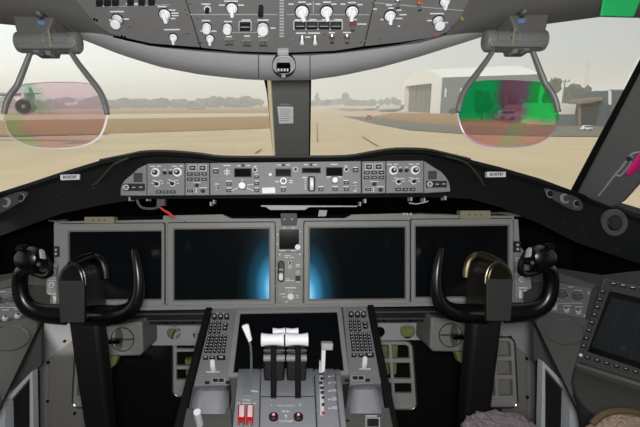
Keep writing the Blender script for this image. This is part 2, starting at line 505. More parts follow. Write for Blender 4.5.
# overhead panel -----------------------------------------------------
oh = thing('overhead_panel', 'grey overhead switch panel with white knobs above the windshield', 'control panel', OH.p(285, 20))
def ohp(nm, pts, m='overhead_grey', h0=-.008, h1=0.0, **k):
    b = MB(); b.prism(OH, pts, h0, h1); return link(nm, b, m, oh, bevel=.001, **k)
ohp('side_plate', [(40, -60), (75, 0), (95, 24), (112, 35), (150, 43.5), (200, 47.5), (185, -.5), (168, -60)])
ohp('centre_plate', [(169, -60), (186, -.5), (201, 47.8), (235, 51.5), (285, 53), (335, 51), (363.5, 46.5), (374.5, 0), (388, -60)])
ohp('side_plate', [(389, -60), (375.5, 0), (364.5, 46.4), (400, 42.5), (436, 37), (447, 32.5), (462, 16), (470, 0), (500, -60)])
b = MB()
for seg in (((113, 37), (150, 45.5)), ((150, 45.5), (200, 49.5)), ((200, 49.5), (245, 53)), ((245, 53), (285, 54.2)), ((285, 54.2), (335, 52.4)), ((335, 52.4), (400, 43.8)), ((400, 43.8), (447, 33.5))):
    (xa, ya), (xb, yb) = seg
    b.prism(OH, [(xa, ya - 1), (xb, yb - 1), (xb, yb + 1.2), (xa, ya + 1.2)], -.012, -.003)
link('edge_gap', b, 'window_black', oh)
b = MB()
line(b, OH, 190, 14.4, 277, 14.4, .7); line(b, OH, 287, 14.4, 369, 14.6, .7); line(b, OH, 374, 2.5, 463, 10.5, .7); line(b, OH, 232, 32.4, 258, 32.4, .5)
line(b, OH, 313.3, 1, 313.3, 12.5, .9); line(b, OH, 108, 6.5, 170, 4.5, .5)
link('line_markings', b, 'mark_dim', oh, flat=True)
ladder = [(279.5, y, 284, y + 1.6) for y in range(-4, 36, 3)]
b = MB(); b.prism(OH, rect(277.5, -30, 286.5, 47), 0, .0015); link('ladder_strip', b, 'overhead_grey', oh)
b = MB()
for q in ladder: b.prism(OH, rect(*q), .0015, .0025)
link('strip_markings', b, 'mark_dim', oh, flat=True)
mk = []
for x, y, w in ((117, 11.5, 14), (111, 20, 4), (126, 19, 6), (162, 6.5, 9), (172, 10, 7), (174, 13, 9), (174, 15.5, 9), (173, 18.5, 5), (172, 29.5, 16), (206, 4, 9), (231, 1, 14), (222, 5, 6), (241, 5, 6),
                (206, 20.5, 8), (228, 21.5, 8), (203, 31, 5), (214, 31, 5), (229, 36.5, 6), (246, 20, 9), (263, 20, 11), (273, 28, 5), (247, 36, 6), (261, 36.5, 6), (291, 4, 5), (309, 4, 5), (302, 2, 8), (318, 4, 5), (334, 4, 5), (327, 2, 8),
                (343, 4, 5), (360, 4.5, 5), (352, 2.5, 8), (299, 19.8, 8), (313, 19.6, 7), (326, 19.6, 8), (338, 19.6, 8), (301, 33, 10), (314, 33, 12), (308, 37, 5), (332, 32.6, 6), (347, 32.4, 8), (362, 24, 9), (353, 19.5, 8),
                (389, 5, 6), (391, 8, 5), (399, 10, 5), (403, 14.6, 7), (399, 18.4, 7), (382, 19.5, 3), (437, 13.5, 14), (430, 20.5, 6), (445.5, 22.5, 5), (375, 9, 4), (399, 26, 2)):
    mk.append((x - w / 2, y - .55, x + w / 2, y + .55))
marks(oh, OH, mk)
for x, y, w, r in ((165, 14, 11, .15), (173.5, 37, 8, 0), (210, 38, 8, 0), (232, 8, 11, 0), (302, 11.5, 13, .35), (326.5, 11.5, 12, .2), (352, 11.5, 12, -.1), (390, 15.5, 11, .1), (445, 1, 10, 0)):
    pointer_knob(oh, OH, x, y, w, rot=r)
for x, y, w in ((207, 26.5, 8.6), (227.5, 27, 8.6), (263, 27.5, 11)): drum_knob(oh, OH, x, y, w, h=.018)
for x, y in ((117.5, 19), (438, 20.5)): drum_knob(oh, OH, x, y, 10.5, h=.024, waist=True)
small_knob(oh, OH, 207.5, 9, 5); 
b = MB(); b.cyl(OH, 261, 7, 2.6, 0, .03, 14); link('knob', b, 'key_black', oh)
for x0 in (229, 247, 263.5):
    for k in (-2.8, 0, 2.8): toggle(oh, OH, x0 + k, 39.5 if x0 < 240 else 40.5, 'steel', L=.010, w=2.2)
for x, y, m in ((302, 36.5, 'white_knob'), (315, 36.5, 'white_knob'), (332, 36.5, 'steel'), (347, 36.5, 'steel'), (352.6, 24, 'steel'), (397.5, 1, 'steel'), (419.5, 3.5, 'steel')):
    toggle(oh, OH, x, y + (1.5 if m == 'white_knob' else 0), m, L=.013 if m == 'white_knob' else .012, w=3.4)
for x, y, m in ((352.6, 22.5, 'dull_red'), (419.5, -.5, 'orange_lamp')):
    b = MB(); b.dome(OH, rrect(x - 3, y - 1.4, x + 3, y + 1.6, 1.2), 0, .008); link('switch_guard', b, m, oh)
for x in (300, 312, 324, 336):
    b = MB(); b.prism(OH, rect(x - 5.2, 21.3, x + 5.2, 28.6), 0, .004); o = link('push_light', b, 'key_black', oh, bevel=.0006)
    b = MB(); b.prism(OH, rect(x - 4.3, 22, x + 4.3, 24.4), .004, .0046); link('lens', b, 'console_dark', o)
    b = MB(); b.prism(OH, rect(x - 4.3, 24.9, x + 4.3, 25.5), .004, .0046); link('legend', b, 'mark_dim', o)
b = MB(); b.prism(OH, rect(239.6, 21.8, 250.6, 30), 0, .004); o = link('push_light', b, 'key_black', oh, bevel=.0006)
b = MB(); b.prism(OH, rect(240.6, 25.6, 249.6, 26.3), .004, .0046); link('legend', b, 'mark_dim', o)
b = MB(); b.ring(OH, rect(238.8, 21.2, 251.4, 30.6), rect(239.4, 21.6, 250.8, 30.2), 0, .001); link('button_frame', b, 'mark_white', oh)
b = MB(); b.ring(OH, rect(293.4, 20.6, 342.6, 29.4), rect(294.1, 21.1, 341.9, 28.9), 0, .001); link('button_frame', b, 'mark_white', oh)
for x in (98, 106, 114, 129, 140, 150):
    button(oh, OH, x + 2, 1.5 - (x - 98) * .02, 6.5, 6, h=.008, mark=False)
marks(oh, OH, [(126, 3, 142, 4.6), (99, 5.6, 108, 6.4)], name='bar_label')
screws(oh, OH, [(190, 3), (185, 9), (198, 18), (195, 26), (187, 33), (197, 42), (201, 42), (105, 26), (130, 26), (278, 45), (284, 45), (361, 41.5), (365.5, 41), (379, 38.5), (452, 25.5), (187, 14), (293, 40), (324, 34), (372, 2)])
b = MB(); b.dome(OH, ell(462, 18.5, 1.8, 1.6), -.01, .004); link('amber_screw', b, 'amber_bolt', oh, label='amber painted screw head')
b = MB(); b.dome(OH, ell(437, 34.8, 2.4, .9), -.008, .004); link('lamp', b, 'orange_lamp', oh, label='small orange lamp at panel edge')
for x, y in ((94.5, 19), (97, 20), (122, 36), (125, 37)):
    b = MB(); b.cyl(OH, x, y, 1.1, -.012, .003, 8); link('bolt', b, 'window_black', oh)

def surf(px, py):
    bpy.context.view_layer.update()
    h = SC.ray_cast(bpy.context.evaluated_depsgraph_get(), C, ray(px, py).normalized())
    return h[1]
def SF(px, py, ax, ay, lift=.002):
    o = surf(px, py); f = F3(o, surf(*ax), surf(*ay))
    if f.n.dot(ray(px, py)) > 0: f = Fr(f.o, f.ex, -f.ey)
    return Fr(f.o + f.n * lift, f.ex, f.ey)
# standby compass on the lip
CP = SF(284, 65, (296, 65), (284, 58), .001)
t = thing('magnetic_compass', 'round grey magnetic compass set in the lip above the centre post', 'compass', CP.p(284, 66))
b = MB(); b.lathe(CP, 284, 64.5, [(.0275, -.03), (.0275, .002), (.026, .004), (.022, .003)], 32); link('housing', b, 'lip_grey', t)
b = MB(); b.ring(CP, ell(284, 64.5, 12.0, 11.8, 28), ell(284, 64.5, 11.4, 11.2, 28), -.004, .0036); link('seam_ring', b, 'seam_dark', t)
b = MB(); b.dome(CP, rrect(276.5, 60.5, 290.5, 69.5, 2.5), .006, .014); w_ = link('bowl', b, 'window_black', t)
b = MB()
for x in (278.5, 281.5, 284.5, 287.5): b.prism(CP, rect(x - .8, 64.2, x + .9, 66.8), .014, .0146)
link('card_marks', b, 'mark_white', w_, flat=True)
b = MB(); b.cyl(CP, 283.5, 72.5, 2.1, .006, .012, 14); link('adjuster', b, 'mark_dim', t)
b = MB(); b.prism(CP, rrect(279, 56.5, 289, 59.5, 1), .006, .010); link('card_holder', b, 'lip_grey', t)
b = MB(); b.prism(CP, rect(277.5, 47.5, 288.5, 52), 0, .012); link('hinge', b, 'lip_grey', t, bevel=.001)

# ------------------------------------------------------------------ windshield frame, glass
PT, PB = 1.42, 1.74
POST = F3(at(290, 158, PB), at(312, 158, PB), at(290, 79, PT))
b = MB(); b.prism(POST, [(270, 74), (310, 74), (309.5, 160), (275, 160)], -.05, .0); S('trim_5', b, 'post_grey', bevel=.004)
q0 = [POST.p(x, y, .001) for x, y in ((270.6, 74), (275.4, 160))]
b = MB(); deep = [at(264.8, 74, 1.52), at(273.2, 160, 1.86)]
b.hull8([q0[0], q0[1], deep[1], deep[0]], [p + V((.004, .006, 0)) for p in (q0[0], q0[1], deep[1], deep[0])]); S('trim_6', b, 'pale_tan')
b = MB(); b.prism(POST, [(258.8, 74), (264.6, 74), (269.2, 112), (267.4, 112)], -.09, -.07); b.prism(POST, [(263.4, 74), (265, 74), (273.2, 160), (272, 160)], -.09, -.06); b.prism(POST, [(309.4, 74), (311.4, 74), (310.2, 160), (309, 160)], -.07, .001); S('trim_7', b, 'black_soft')
t = thing('notice_card', 'white printed paper card stuck on the grey windshield post', 'card', POST.p(285, 115))
b = MB(); b.prism(POST, [(277.2, 106.6), (293.2, 106.8), (293.4, 123), (279.2, 123.4)], 0, .0015); link('sheet', b, 'paper', t)
b = MB()
for i in range(6): line(b, POST, 280, 109.5 + i * 2.1, 291 - (i % 3), 109.5 + i * 2.1, .5, .002)
line(b, POST, 280, 104.3, 290, 104.3, .6, .001)
link('print', b, 'mark_dim', t, flat=True)
for nm, q in (('window_1', [(-90, 214, 1.75), (-90, -60, .97), (266, 36, 1.14), (273, 163, 1.83)]),
              ('window_2', [(311, 163, 1.83), (312, 36, 1.14), (668, -4, 1.02), (571, 193, 1.58)])):
    P = [at(*p) for p in q]; n = (P[1] - P[0]).cross(P[3] - P[0]).normalized()
    b = MB(); b.hull8(P, [p + n * .006 for p in P]); S(nm, b, 'windshield_glass')
# pillar on the right, gasket and side window
PIL = F3(at(575, 191, 1.56), at(622, 211, 1.46), at(646, 64, 1.12))
b = MB(); b.prism(PIL, [(648, 44), (653, 48), (577, 192.5), (573, 191), (571, 189.5)], -.012, .004); S('trim_8', b, 'black_soft', bevel=.003)
b = MB(); b.prism(PIL, [(651, 47), (800, -140), (830, -60), (700, 110), (641, 183), (624, 202), (612, 208), (575.5, 193.5)], -.02, .0); S('trim_9', b, 'pillar_grey', bevel=.006)
SW = [at(618, 218, 1.47), at(640, 183, 1.33), at(760, 20, 1.05), at(980, 260, 1.0)]
b = MB(); n = V((-1, 0, 0)); b.hull8(SW, [p + n * .006 for p in SW]); S('window_3', b, 'windshield_glass')
# left pillar, mirror image and just outside the frame
def mir(p): return V((-p.x, p.y, p.z))
b = MB(); b.loft([[mir(PIL.p(x, y, h)) for x, y in [(655, 60), (800, -140), (830, -60), (700, 110), (641, 183), (622, 208), (616, 216), (578, 196)]] for h in (-.05, 0)], True, True); S('trim_10', b, 'pillar_grey', bevel=.006)
# escape tool clipped to the right pillar
t = thing('escape_handle', 'bent wire handle with hot pink grip clipped on the right pillar', 'handle', PIL.p(620, 180, .02))
b = MB(); b.tube([PIL.p(x, y, .012) for x, y in smooth([(599, 195.5), (606, 187), (614, 176.5), (622, 167.5), (627, 161), (632, 157)], 3)], .0034, 8); link('wire', b, 'mark_dim', t)
b = MB(); b.tube([PIL.p(x, y, .014) for x, y in smooth([(616, 174), (620, 176), (626, 170), (631, 163), (629, 158), (633, 153.5), (640, 152)], 3)], .003, 8); link('hook', b, 'mark_dim', t)
b = MB(); b.tube([PIL.p(x, y, .02) for x, y in ((630, 172.5), (637, 164), (646, 152))], [.011, .012, .011], 12); link('grip', b, 'hot_pink', t, label='hot pink plastic grip')
b = MB(); b.blob(PIL.p(629, 159, .02), .008, 1, .1); link('clamp', b, 'ink', t)
# flat green panel at the right roof edge
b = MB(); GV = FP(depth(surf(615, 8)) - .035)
b.prism(GV, [(599, 16.5), (604, -14), (645, -14), (632, 17.5)], 0, .006); o = link('green_panel', b, 'panel_green', bevel=.002)
props(o, 'small green panel hanging at the right roof edge', 'sun visor')

# ------------------------------------------------------------------ glareshield
ST = [(-90, 218, 1.60), (-40, 204, 1.56), (0, 192, 1.52), (30, 182.5, 1.47), (60, 172.5, 1.42), (100, 160.5, 1.34), (130, 154.5, 1.29), (143, 152, 1.26), (160, 151.3, 1.25), (178, 152, 1.24), (200, 154, 1.235), (225, 157, 1.23), (288, 157, 1.23), (345, 156.3, 1.23), (370, 152.5, 1.235), (395, 149, 1.25), (425, 149.5, 1.26), (445, 153.5, 1.30), (470, 159.5, 1.36), (500, 167, 1.42), (540, 178.5, 1.48), (575, 191.5, 1.53), (620, 207, 1.56), (660, 224, 1.58), (720, 244, 1.6)]
def bot(x):
    tab = [(-90, 262), (0, 236), (60, 214), (110, 203), (140, 199), (288, 198), (430, 197), (470, 199), (500, 207), (540, 224), (575, 242), (640, 264), (720, 290)]
    for (xa, ya), (xb, yb) in zip(tab, tab[1:]):
        if xa <= x <= xb: return ya + (yb - ya) * (x - xa) / (xb - xa)
b = MB(); rows = [[] for _ in range(8)]
for x, y, d in ST:
    p = at(x, y, d)
    side = min(1, max(0, (abs(x - 286) - 140) / 60))
    rows[0].append(V((p.x * 1.25, 2.18, .70))); rows[1].append(p + V((0, .40, -.21))); rows[2].append(p + V((0, .05, -.004))); rows[3].append(p)
    rows[4].append(at(x, y + 3.6, d - .008)); rows[5].append(at(x, y + 5 + side * 3, d + .02 * (1 - side)))
    rows[6].append(at(x, bot(x), d + .03 - side * .06)); rows[7].append(at(x, bot(x) - 2, d + .42))
b.loft(rows)
gs = thing('glareshield', 'black padded glareshield hood spanning the cockpit below the windshield', 'glareshield', at(288, 175, 1.3))
link('hood', b, 'black_hood', gs)
# thin lighter bead along the hood edge over the windshield
b = MB(); b.tube([at(x, y - .3, d - .002) for x, y, d in smooth([s for s in ST if 90 < s[0] < 480], 3)], .0035, 8); link('edge_bead', b, 'console_dark', gs)
for sgn, pts in ((0, [(80, 189, 1.40), (94, 185, 1.37), (104, 175, 1.345), (113, 165, 1.32), (128, 158.4, 1.29)]), (1, [(484, 186, 1.40), (479, 177, 1.385), (471, 167, 1.365), (461, 160.6, 1.335), (446, 156.4, 1.30)])):
    b = MB(); b.tube([at(x, y, d - .02) for x, y, d in smooth(pts, 4)], .003, 8); link('edge_bead', b, 'console_dark', gs)

for nm, lab, pts, d in (('placard', 'small white placard with dark lettering on the left glareshield wing', [(60.6, 174.8), (79.6, 174.4), (79.8, 179.6), (60.8, 180.2)], 1.375),
                        ('placard', 'small white placard with dark lettering on the glareshield before the hangar side', [(486.8, 171.8), (505.4, 171.9), (505.4, 177.0), (486.8, 177.2)], 1.375)):
    f = FP(d); cx = sum(p[0] for p in pts) / 4; cy = sum(p[1] for p in pts) / 4
    t = thing(nm, lab, 'placard', f.p(cx, cy))
    b = MB(); b.prism(f, pts, -.012, .002); link('plate', b, 'white_paint', t)
    b = MB(); b.text(f, cx, cy, 'BOE787', 2.9, .0026); link('lettering', b, 'ink', t, flat=True)

# autopilot panel and the panels beside it ---------------------------------
G = FP(1.19)
def plate(root, fr, nm, pts, m, h0=-.05, h1=0, bevel=.0015, **k):
    b = MB(); b.prism(fr, pts, h0, h1); return link(nm, b, m, root, bevel=bevel, **k)
mcp = thing('autopilot_panel', 'grey autopilot control panel with dark number windows in middle of glareshield', 'control panel', G.p(286, 179))
plate(mcp, G, 'faceplate', [(210, 163), (361, 161), (361, 193.5), (210, 195.2)], 'panel_grey')
for x0, y0, x1, y1 in ((235, 169, 251, 176.6), (276, 169.4, 290.5, 176), (302.5, 168.4, 320, 172.6), (326.5, 168, 342, 175.6)):
    b = MB(); b.ring(G, rect(x0 - .8, y0 - .8, x1 + .8, y1 + .8), rect(x0, y0, x1, y1), 0, .003); o = link('number_window', b, 'key_black', mcp)
    b = MB(); b.prism(G, rect(x0, y0, x1, y1), -.001, .0012); link('display', b, 'screen_off', o)
b = MB()
for a in ((242.5, 186, 231, 191), (242.5, 186, 254, 191), (242.5, 186, 242.3, 178.5), (242.5, 186, 254, 184)): line(b, G, *a, w=.6)
for x, y, w in ((216, 168.5, 5), (227, 165.5, 7), (239, 165.8, 3), (248, 165.6, 4), (229, 181, 6), (229, 188, 5), (255, 166.5, 3), (256.7, 174.8, 4), (256.7, 181, 4), (256.7, 188, 4), (279, 165, 4), (288, 165, 4), (277, 181.5, 4), (291, 180.6, 4), (291, 182.6, 4), (283.5, 187, 5), (306, 164.7, 4), (315, 164.7, 4), (304.6, 177.5, 5), (334, 164.3, 7), (328.5, 177, 4), (340, 177, 4), (346, 180.5, 5), (346, 186.6, 5), (355.5, 167.4, 4), (321, 186.6, 5), (335, 186.6, 5), (346, 166, 3), (217, 184, 4), (355, 191, 3), (355, 182.5, 3)):
    b.prism(G, rect(x - w / 2, y - .45, x + w / 2, y + .45), 0, .0006)
for i in range(5): b.prism(G, rect(304.6, 179.5 + i * 2.2, 306.2, 180.2 + i * 2.2), 0, .0006)
b.prism(G, rect(224, 170.5, 230, 171.4), 0, .0006); b.prism(G, rect(226.5, 168.4, 227.5, 175.5), 0, .0006); b.prism(G, rect(224, 173, 230, 173.9), 0, .0006)
link('markings', b, 'mark_white', mcp, flat=True)
o = drum_knob(mcp, G, 242.5, 185.8, 7.5, h=.018); ring_knob(mcp, G, 283.5, 181, 7, .014); drum_knob(mcp, G, 334.5, 180.4, 6.2, h=.018)
for x, y in ((255, 170), (295.5, 169.5), (346.3, 169.5)): small_knob(mcp, G, x, y, 3.4)
for x, y in ((243, 165.4), (283.5, 165), (311, 164.6)): small_knob(mcp, G, x, y, 2.8, ring=None)
for x, y in ((216, 171.5), (355.5, 170.2)): button(mcp, G, x, y, 5.4, 4.2, 'console_dark')
for x, y in ((229, 184), (229, 190.6), (256.7, 177), (256.7, 183.6), (256.7, 190.2), (283.5, 190), (346.3, 182.8), (346.3, 189.2), (320.8, 189.4), (335, 189.2)): button(mcp, G, x, y, 5, 3.2, 'console_dark')
for x, y in ((217, 187), (355, 186.2)): toggle(mcp, G, x, y, 'mark_dim', L=.012, w=2.6)
b = MB(); b.dome(G, rrect(307.6, 176, 315.4, 191.6, 2.5), 0, .004); o = link('wheel_slot', b, 'console_dark', mcp)
b = MB()
f_ = Fr(G.p(311.5, 184, .0), G.ey, G.n)
b.lathe(f_, 311.5, 184, [(.017, -.0045), (.018, -.004), (.018, .004), (.017, .0045)], 24); link('thumbwheel', b, 'white_knob', o)
b = MB(); b.cyl(G, 270.3, 174.5, 1.5, 0, .002); link('white_dot', b, 'white_paint', mcp)
b = MB(); b.prism(G, [(262, 187.8), (275, 187.4), (275.2, 193), (262.2, 193.4)], 0, .0012); o = link('paper_label', b, 'white_paint'); props(o, 'blank white paper label stuck low on the autopilot panel', 'label')

def efis(side):
    # side -1 left, +1 right
    if side < 0:
        t = thing('display_control_panel', 'grey display control panel left of the autopilot panel', 'control panel', G.p(178, 179))
        plate(t, G, 'faceplate', [(147, 163.6), (184.5, 163.2), (184.5, 195.3), (147, 195.6)], 'panel_grey'); plate(t, G, 'button_plate', [(185.2, 163.2), (209.2, 163), (209.2, 195.2), (185.2, 195.4)], 'panel_grey')
        X = lambda x: x; dy = 0
        rk = ((156, 172.6), (178, 172.4)); sk = ((165, 173), (170.8, 173)); se = ((157, 184), (172.5, 183.6)); bt = ((159, 192), (166, 192), (173, 192))
        fb = ((192.6, 168), (202.6, 168)); b1 = ((190, 174.2), (197.2, 174.2), (204.4, 174)); b2 = ((190, 179.2), (197.2, 179.4), (204.4, 179.4)); k1 = ((197, 185.2),); bl = (190.2, 191); kl = (203, 191)
    else:
        t = thing('display_control_panel', 'grey display control panel right of the autopilot panel', 'control panel', G.p(394, 177))
        plate(t, G, 'button_plate', [(362, 161.4), (385.6, 161), (385.6, 193.2), (362, 193.5)], 'panel_grey'); plate(t, G, 'faceplate', [(386.3, 161), (423.6, 160.6), (423.6, 192.8), (386.3, 193.2)], 'panel_grey')
        rk = ((393, 170.6), (414.6, 170.4)); sk = ((400.4, 170.6), (406.4, 170.6)); se = ((398.5, 181.6), (413.6, 181.4)); bt = ((398, 189.6), (405.2, 189.6), (412.4, 189.4))
        fb = ((368.8, 167), (378.4, 166.8)); b1 = ((366.8, 172.8), (374, 172.6), (381.2, 172.6)); b2 = ((366.6, 177.8), (374, 177.6), (381.2, 177.8)); k1 = ((374.2, 184),); bl = (368, 189.6); kl = (380.4, 190)
    for x, y in rk: ring_knob(t, G, x, y, 9, .017)
    for x, y in sk: small_knob(t, G, x, y, 3.6, ring=None)
    for x, y in se: small_knob(t, G, x, y, 4.2)
    for x, y in bt: button(t, G, x, y, 5.4, 3)
    for x, y in fb: button(t, G, x, y, 6, 4.6, frame='mark_white')
    for x, y in b1 + b2: button(t, G, x, y, 5.4, 3)
    for x, y in k1 + (kl,): small_knob(t, G, x, y, 4, ring=None)
    button(t, G, bl[0], bl[1], 6, 3, frame='mark_dim')
    m_ = []
    for x, y in rk: m_ += [(x - 6, y - 6.6, x - 1, y - 5.8), (x + 1, y - 6.8, x + 5, y - 6)]
    for x, y in se: m_ += [(x - 4.5, y - 4, x - 1, y - 3.3), (x + 2, y - 3.4, x + 6, y - 2.7), (x + 4, y - .6, x + 6.5, y + .1), (x - 5.5, y - 1, x - 3.6, y - .3)]
    m_ += [(sk[0][0] - 1.5, sk[0][1] - 3.6, sk[0][0] + 1.5, sk[0][1] - 3), (sk[1][0] - 1.5, sk[1][1] - 3.6, sk[1][0] + 1.5, sk[1][1] - 3), (kl[0] - 4, kl[1] - 3.6, kl[0] + 4, kl[1] - 3), (k1[0][0] - 4, k1[0][1] - 2.8, k1[0][0] + 4, k1[0][1] - 2.2), (k1[0][0] - 1, k1[0][1] + 2.6, k1[0][0] - .3, k1[0][1] + 8)]
    marks(t, G, m_)
efis(-1); efis(1)
def endp(lab, pts, sq, strip, rnd, bts):
    t = thing('alert_panel', lab, 'control panel', G.p(*rnd))
    plate(t, G, 'faceplate', pts, 'panel_grey')
    b = MB(); b.prism(G, rect(*sq), 0, .004); link('warning_light', b, 'console_dark', t, bevel=.001)
    b = MB(); b.prism(G, rrect(*strip, 1), 0, .002); s = link('button_strip', b, 'key_black', t)
    b = MB(); b.ring(G, ell(rnd[0], rnd[1], 2.7, 2.7, 18), ell(rnd[0], rnd[1], 1.9, 1.9, 18), .002, .0035); rb = link('round_button', b, 'mark_white', s)
    b = MB(); b.prism(G, rect(rnd[0] - 1, rnd[1] - .5, rnd[0] + 1, rnd[1] + .5), .002, .003); link('legend', b, 'mark_dim', rb)
    for x, y in bts:
        b = MB(); b.prism(G, rect(x - 1.6, y - .5, x + 1.6, y + .5), .002, .0026); link('legend', b, 'mark_dim', s)
endp('curved grey alert panel at the left end of the glareshield panels', smooth([(120.5, 195.6), (120.8, 188), (124, 181), (131, 175)], 3) + [(138, 168.5), (146.4, 164.4), (146.4, 195.6)], (134, 173, 142.6, 182), (123.4, 183.6, 145, 191), (126.4, 187.4), ((134, 187.4), (141, 187.2)))
endp('curved grey alert panel at the right end of the glareshield panels', [(424.2, 193), (424.2, 161), (429, 164), (436, 168.6)] + smooth([(441, 171.4), (446, 177), (449.6, 184), (450.5, 191.6)], 3), (428, 171, 436.4, 179.4), (426, 180.8, 446.6, 187.6), (429.6, 184.2), ((437, 184.2), (443.5, 184)))
# hardware hanging under the glareshield
US = FP(1.30)
t = thing('chart_clip', 'long pale metal clip hanging under the middle of the glareshield', 'clip', US.p(286, 208))
b = MB(); b.prism(US, [(261, 205.2), (357, 205.6), (357, 207), (309, 207.2), (305, 210), (270, 210), (266, 207), (261, 206.8)], -.01, .004); link('bar', b, 'mark_dim', t, bevel=.001)
t = thing('oxygen_bracket', 'small dark metal bracket under the glareshield beside the red streamer', 'bracket', US.p(150, 205))
b = MB(); b.tube([US.p(x, y, .0) for x, y in smooth([(137, 200), (140, 206), (146, 208.5), (156, 208), (161, 203)], 3)], .004, 8); link('loop', b, 'console_grey', t)
b = MB(); b.prism(US, rect(157, 199, 165, 206), -.02, .004); link('tab', b, 'console_grey', t, bevel=.001)
b = MB(); q = [US.p(159.5, 207, .006), US.p(164, 210.5, .012), US.p(168.5, 213, .010), US.p(174, 217.5, .004)]
b.tube(q, [.003, .0035, .0042, .0038], 8, flat=.5); o = link('safety_streamer', b, 'strap_red'); props(o, 'short red streamer hanging under the left glareshield edge', 'streamer')
for k, (x, y, w) in enumerate(((130, 199, 1.4), (147.5, 199, 1.4), (211, 204, 1.6), (214, 202, 1.4), (411, 199, 1.4), (424, 200, 1.4), (445, 198, 1.4), (365, 201, 1.8), (360, 204, 1.4))):
    b = MB(); b.prism(US, rect(x - w / 2, y - 2, x + w / 2, y + 2), -.03, .006); o = link('fastener', b, 'mark_dim'); props(o, 'tiny metal fastener showing under the dark glareshield edge', 'fastener', 'fasteners under the glareshield')
b = MB(); b.tube([US.p(x, y, 0) for x, y in ((409, 203), (416, 204), (424, 202.6), (428, 201))], .002, 8); o = link('wire_stub', b, 'mark_dim'); props(o, 'thin pale wire under the right glareshield edge', 'wire')
# ================================================================== main instrument panel
P = FP(1.45)
ip = thing('instrument_panel', 'grey main instrument panel carrying the row of dark screens', 'instrument panel', P.p(288, 262))
plate(ip, P, 'backing_plate', [(54, 221.5), (163, 219.5), (163, 215.5), (222, 214.3), (232, 218.5), (345, 218), (352, 214.5), (405, 213.2), (470, 215.5), (514, 215.5), (518, 245), (521, 262), (523, 302), (410, 305), (288, 307), (47, 308.5), (47, 271), (55.5, 262)], 'bezel_grey', -.06, 0)
plate(ip, P, 'lower_rail', [(47, 306), (523, 299.5), (524, 304.5), (47, 311.5)], 'bezel_grey', -.05, .006)
screws(ip, P, [(112, 224), (155, 225), (185, 222), (262, 222), (330, 222), (393, 221), (424, 221), (470, 221), (240, 304), (104, 306), (380, 302), (140, 306)], r=.8, m='seam_dark')
for x, y in ((141, 304), (249.5, 303), (384.5, 301.5)):
    b = MB(); b.cyl(P, x, y, 1.3, 0, .009, 12); link('stud', b, 'white_paint', ip, label='white round stud on lower rim')
def disp(lab, o, s, m, grp='large screens of the instrument panel'):
    c = ((o[0] + o[2]) / 2, (o[1] + o[3]) / 2)
    t = thing('display_screen', lab, 'screen', P.p(*c, .004), grp)
    def R(a, r=.8): return [(x, y - .0088 * (x - 288) + .0088 * (c[0] - 288)) for x, y in rrect(*a, r, 2)]
    b = MB(); b.ring(P, R(o, 1.5), R((s[0] - 1.2, s[1] - 1.2, s[2] + 1.2, s[3] + 1.2)), -.01, .011); link('bezel', b, 'bezel_grey', t, bevel=.0015)
    b = MB(); b.ring(P, R((s[0] - 1.2, s[1] - 1.2, s[2] + 1.2, s[3] + 1.2)), R(s), -.01, .007); link('inner_rim', b, 'overhead_grey', t)
    b = MB(); b.prism(P, R(s), -.006, .003); link('screen', b, m, t)
    b = MB(); b.ring(P, R((o[0] - .7, o[1] - .7, o[2] + .7, o[3] + .7), 1.5), R(o, 1.5), -.01, .002); link('seam', b, 'seam_dark', t)
disp('dark switched-off screen behind the left yoke', (60, 223.5, 165, 306), (70.5, 231.5, 162, 299), 'screen_off')
disp('screen with blue reflection painted in its lower right corner', (168.6, 222.5, 275, 304.5), (174.8, 229, 269.2, 299.3), 'screen_glare_right')
disp('screen with blue white reflection painted in its lower left corner', (304, 221, 408, 303.4), (309.6, 227.6, 404.4, 298.4), 'screen_glare_left')
disp('dark switched-off screen behind the right yoke', (410.4, 219, 511.4, 301.5), (415, 226, 507, 296.2), 'screen_off')
t = thing('standby_display', 'small square black standby screen with a white dot between the screens with painted reflections', 'screen', P.p(289, 239))
b = MB(); b.ring(P, rrect(276.8, 226.4, 301.2, 251.4, 1), rrect(279.4, 229.4, 298.8, 249, .6), -.01, .008); link('bezel', b, 'bezel_grey', t, bevel=.001)
b = MB(); b.prism(P, rect(279.2, 229.2, 299, 249.2), -.006, .003); link('screen', b, 'screen_off', t)
b = MB(); b.cyl(P, 297.6, 246.8, 2.7, .003, .016, 16); link('knob', b, 'white_knob', t)
b = MB()
for q in ((283, 227, 285.4, 228), (291.6, 227, 294.6, 228), (276.8, 234, 278.4, 235), (276.8, 243, 278.4, 244), (279.5, 250, 285.5, 251), (291, 250, 296, 251), (299.8, 231, 301, 232.2)): b.prism(P, rect(*q), .008, .0088)
link('markings', b, 'mark_white', t, flat=True)
t = thing('connector_block', 'black connector block above the small square standby screen', 'connector', P.p(289, 220))
b = MB(); b.prism(P, [(280.4, 213), (297, 213), (297, 218), (296.2, 225), (281.6, 225), (281, 219)], 0, .03); link('body', b, 'key_black', t, bevel=.001)
for x in (284.6, 292): 
    b = MB(); b.cyl(P, x, 219, 1, .03, .032, 10); link('pin', b, 'mark_dim', t)
t = thing('gear_switch_panel', 'grey switch panel with white slide lever below the small square screen', 'switch panel', P.p(289, 278))
plate(t, P, 'faceplate', [(276.8, 252.2), (302.6, 252), (302.6, 305.6), (277, 305.8)], 'bezel_grey', -.01, .004)
b = MB(); b.dome(P, rrect(277.6, 260.4, 284.6, 282, 3.2), 0, .007, .1); o = link('slot', b, 'key_black', t)
b = MB(); b.dome(P, rrect(278.6, 272.2, 283.4, 280, 2), .006, .022, .25); link('lever', b, 'white_knob', o)
b = MB(); b.prism(P, rect(279, 268.4, 283.2, 270), .007, .009); link('stop', b, 'mark_dim', o)
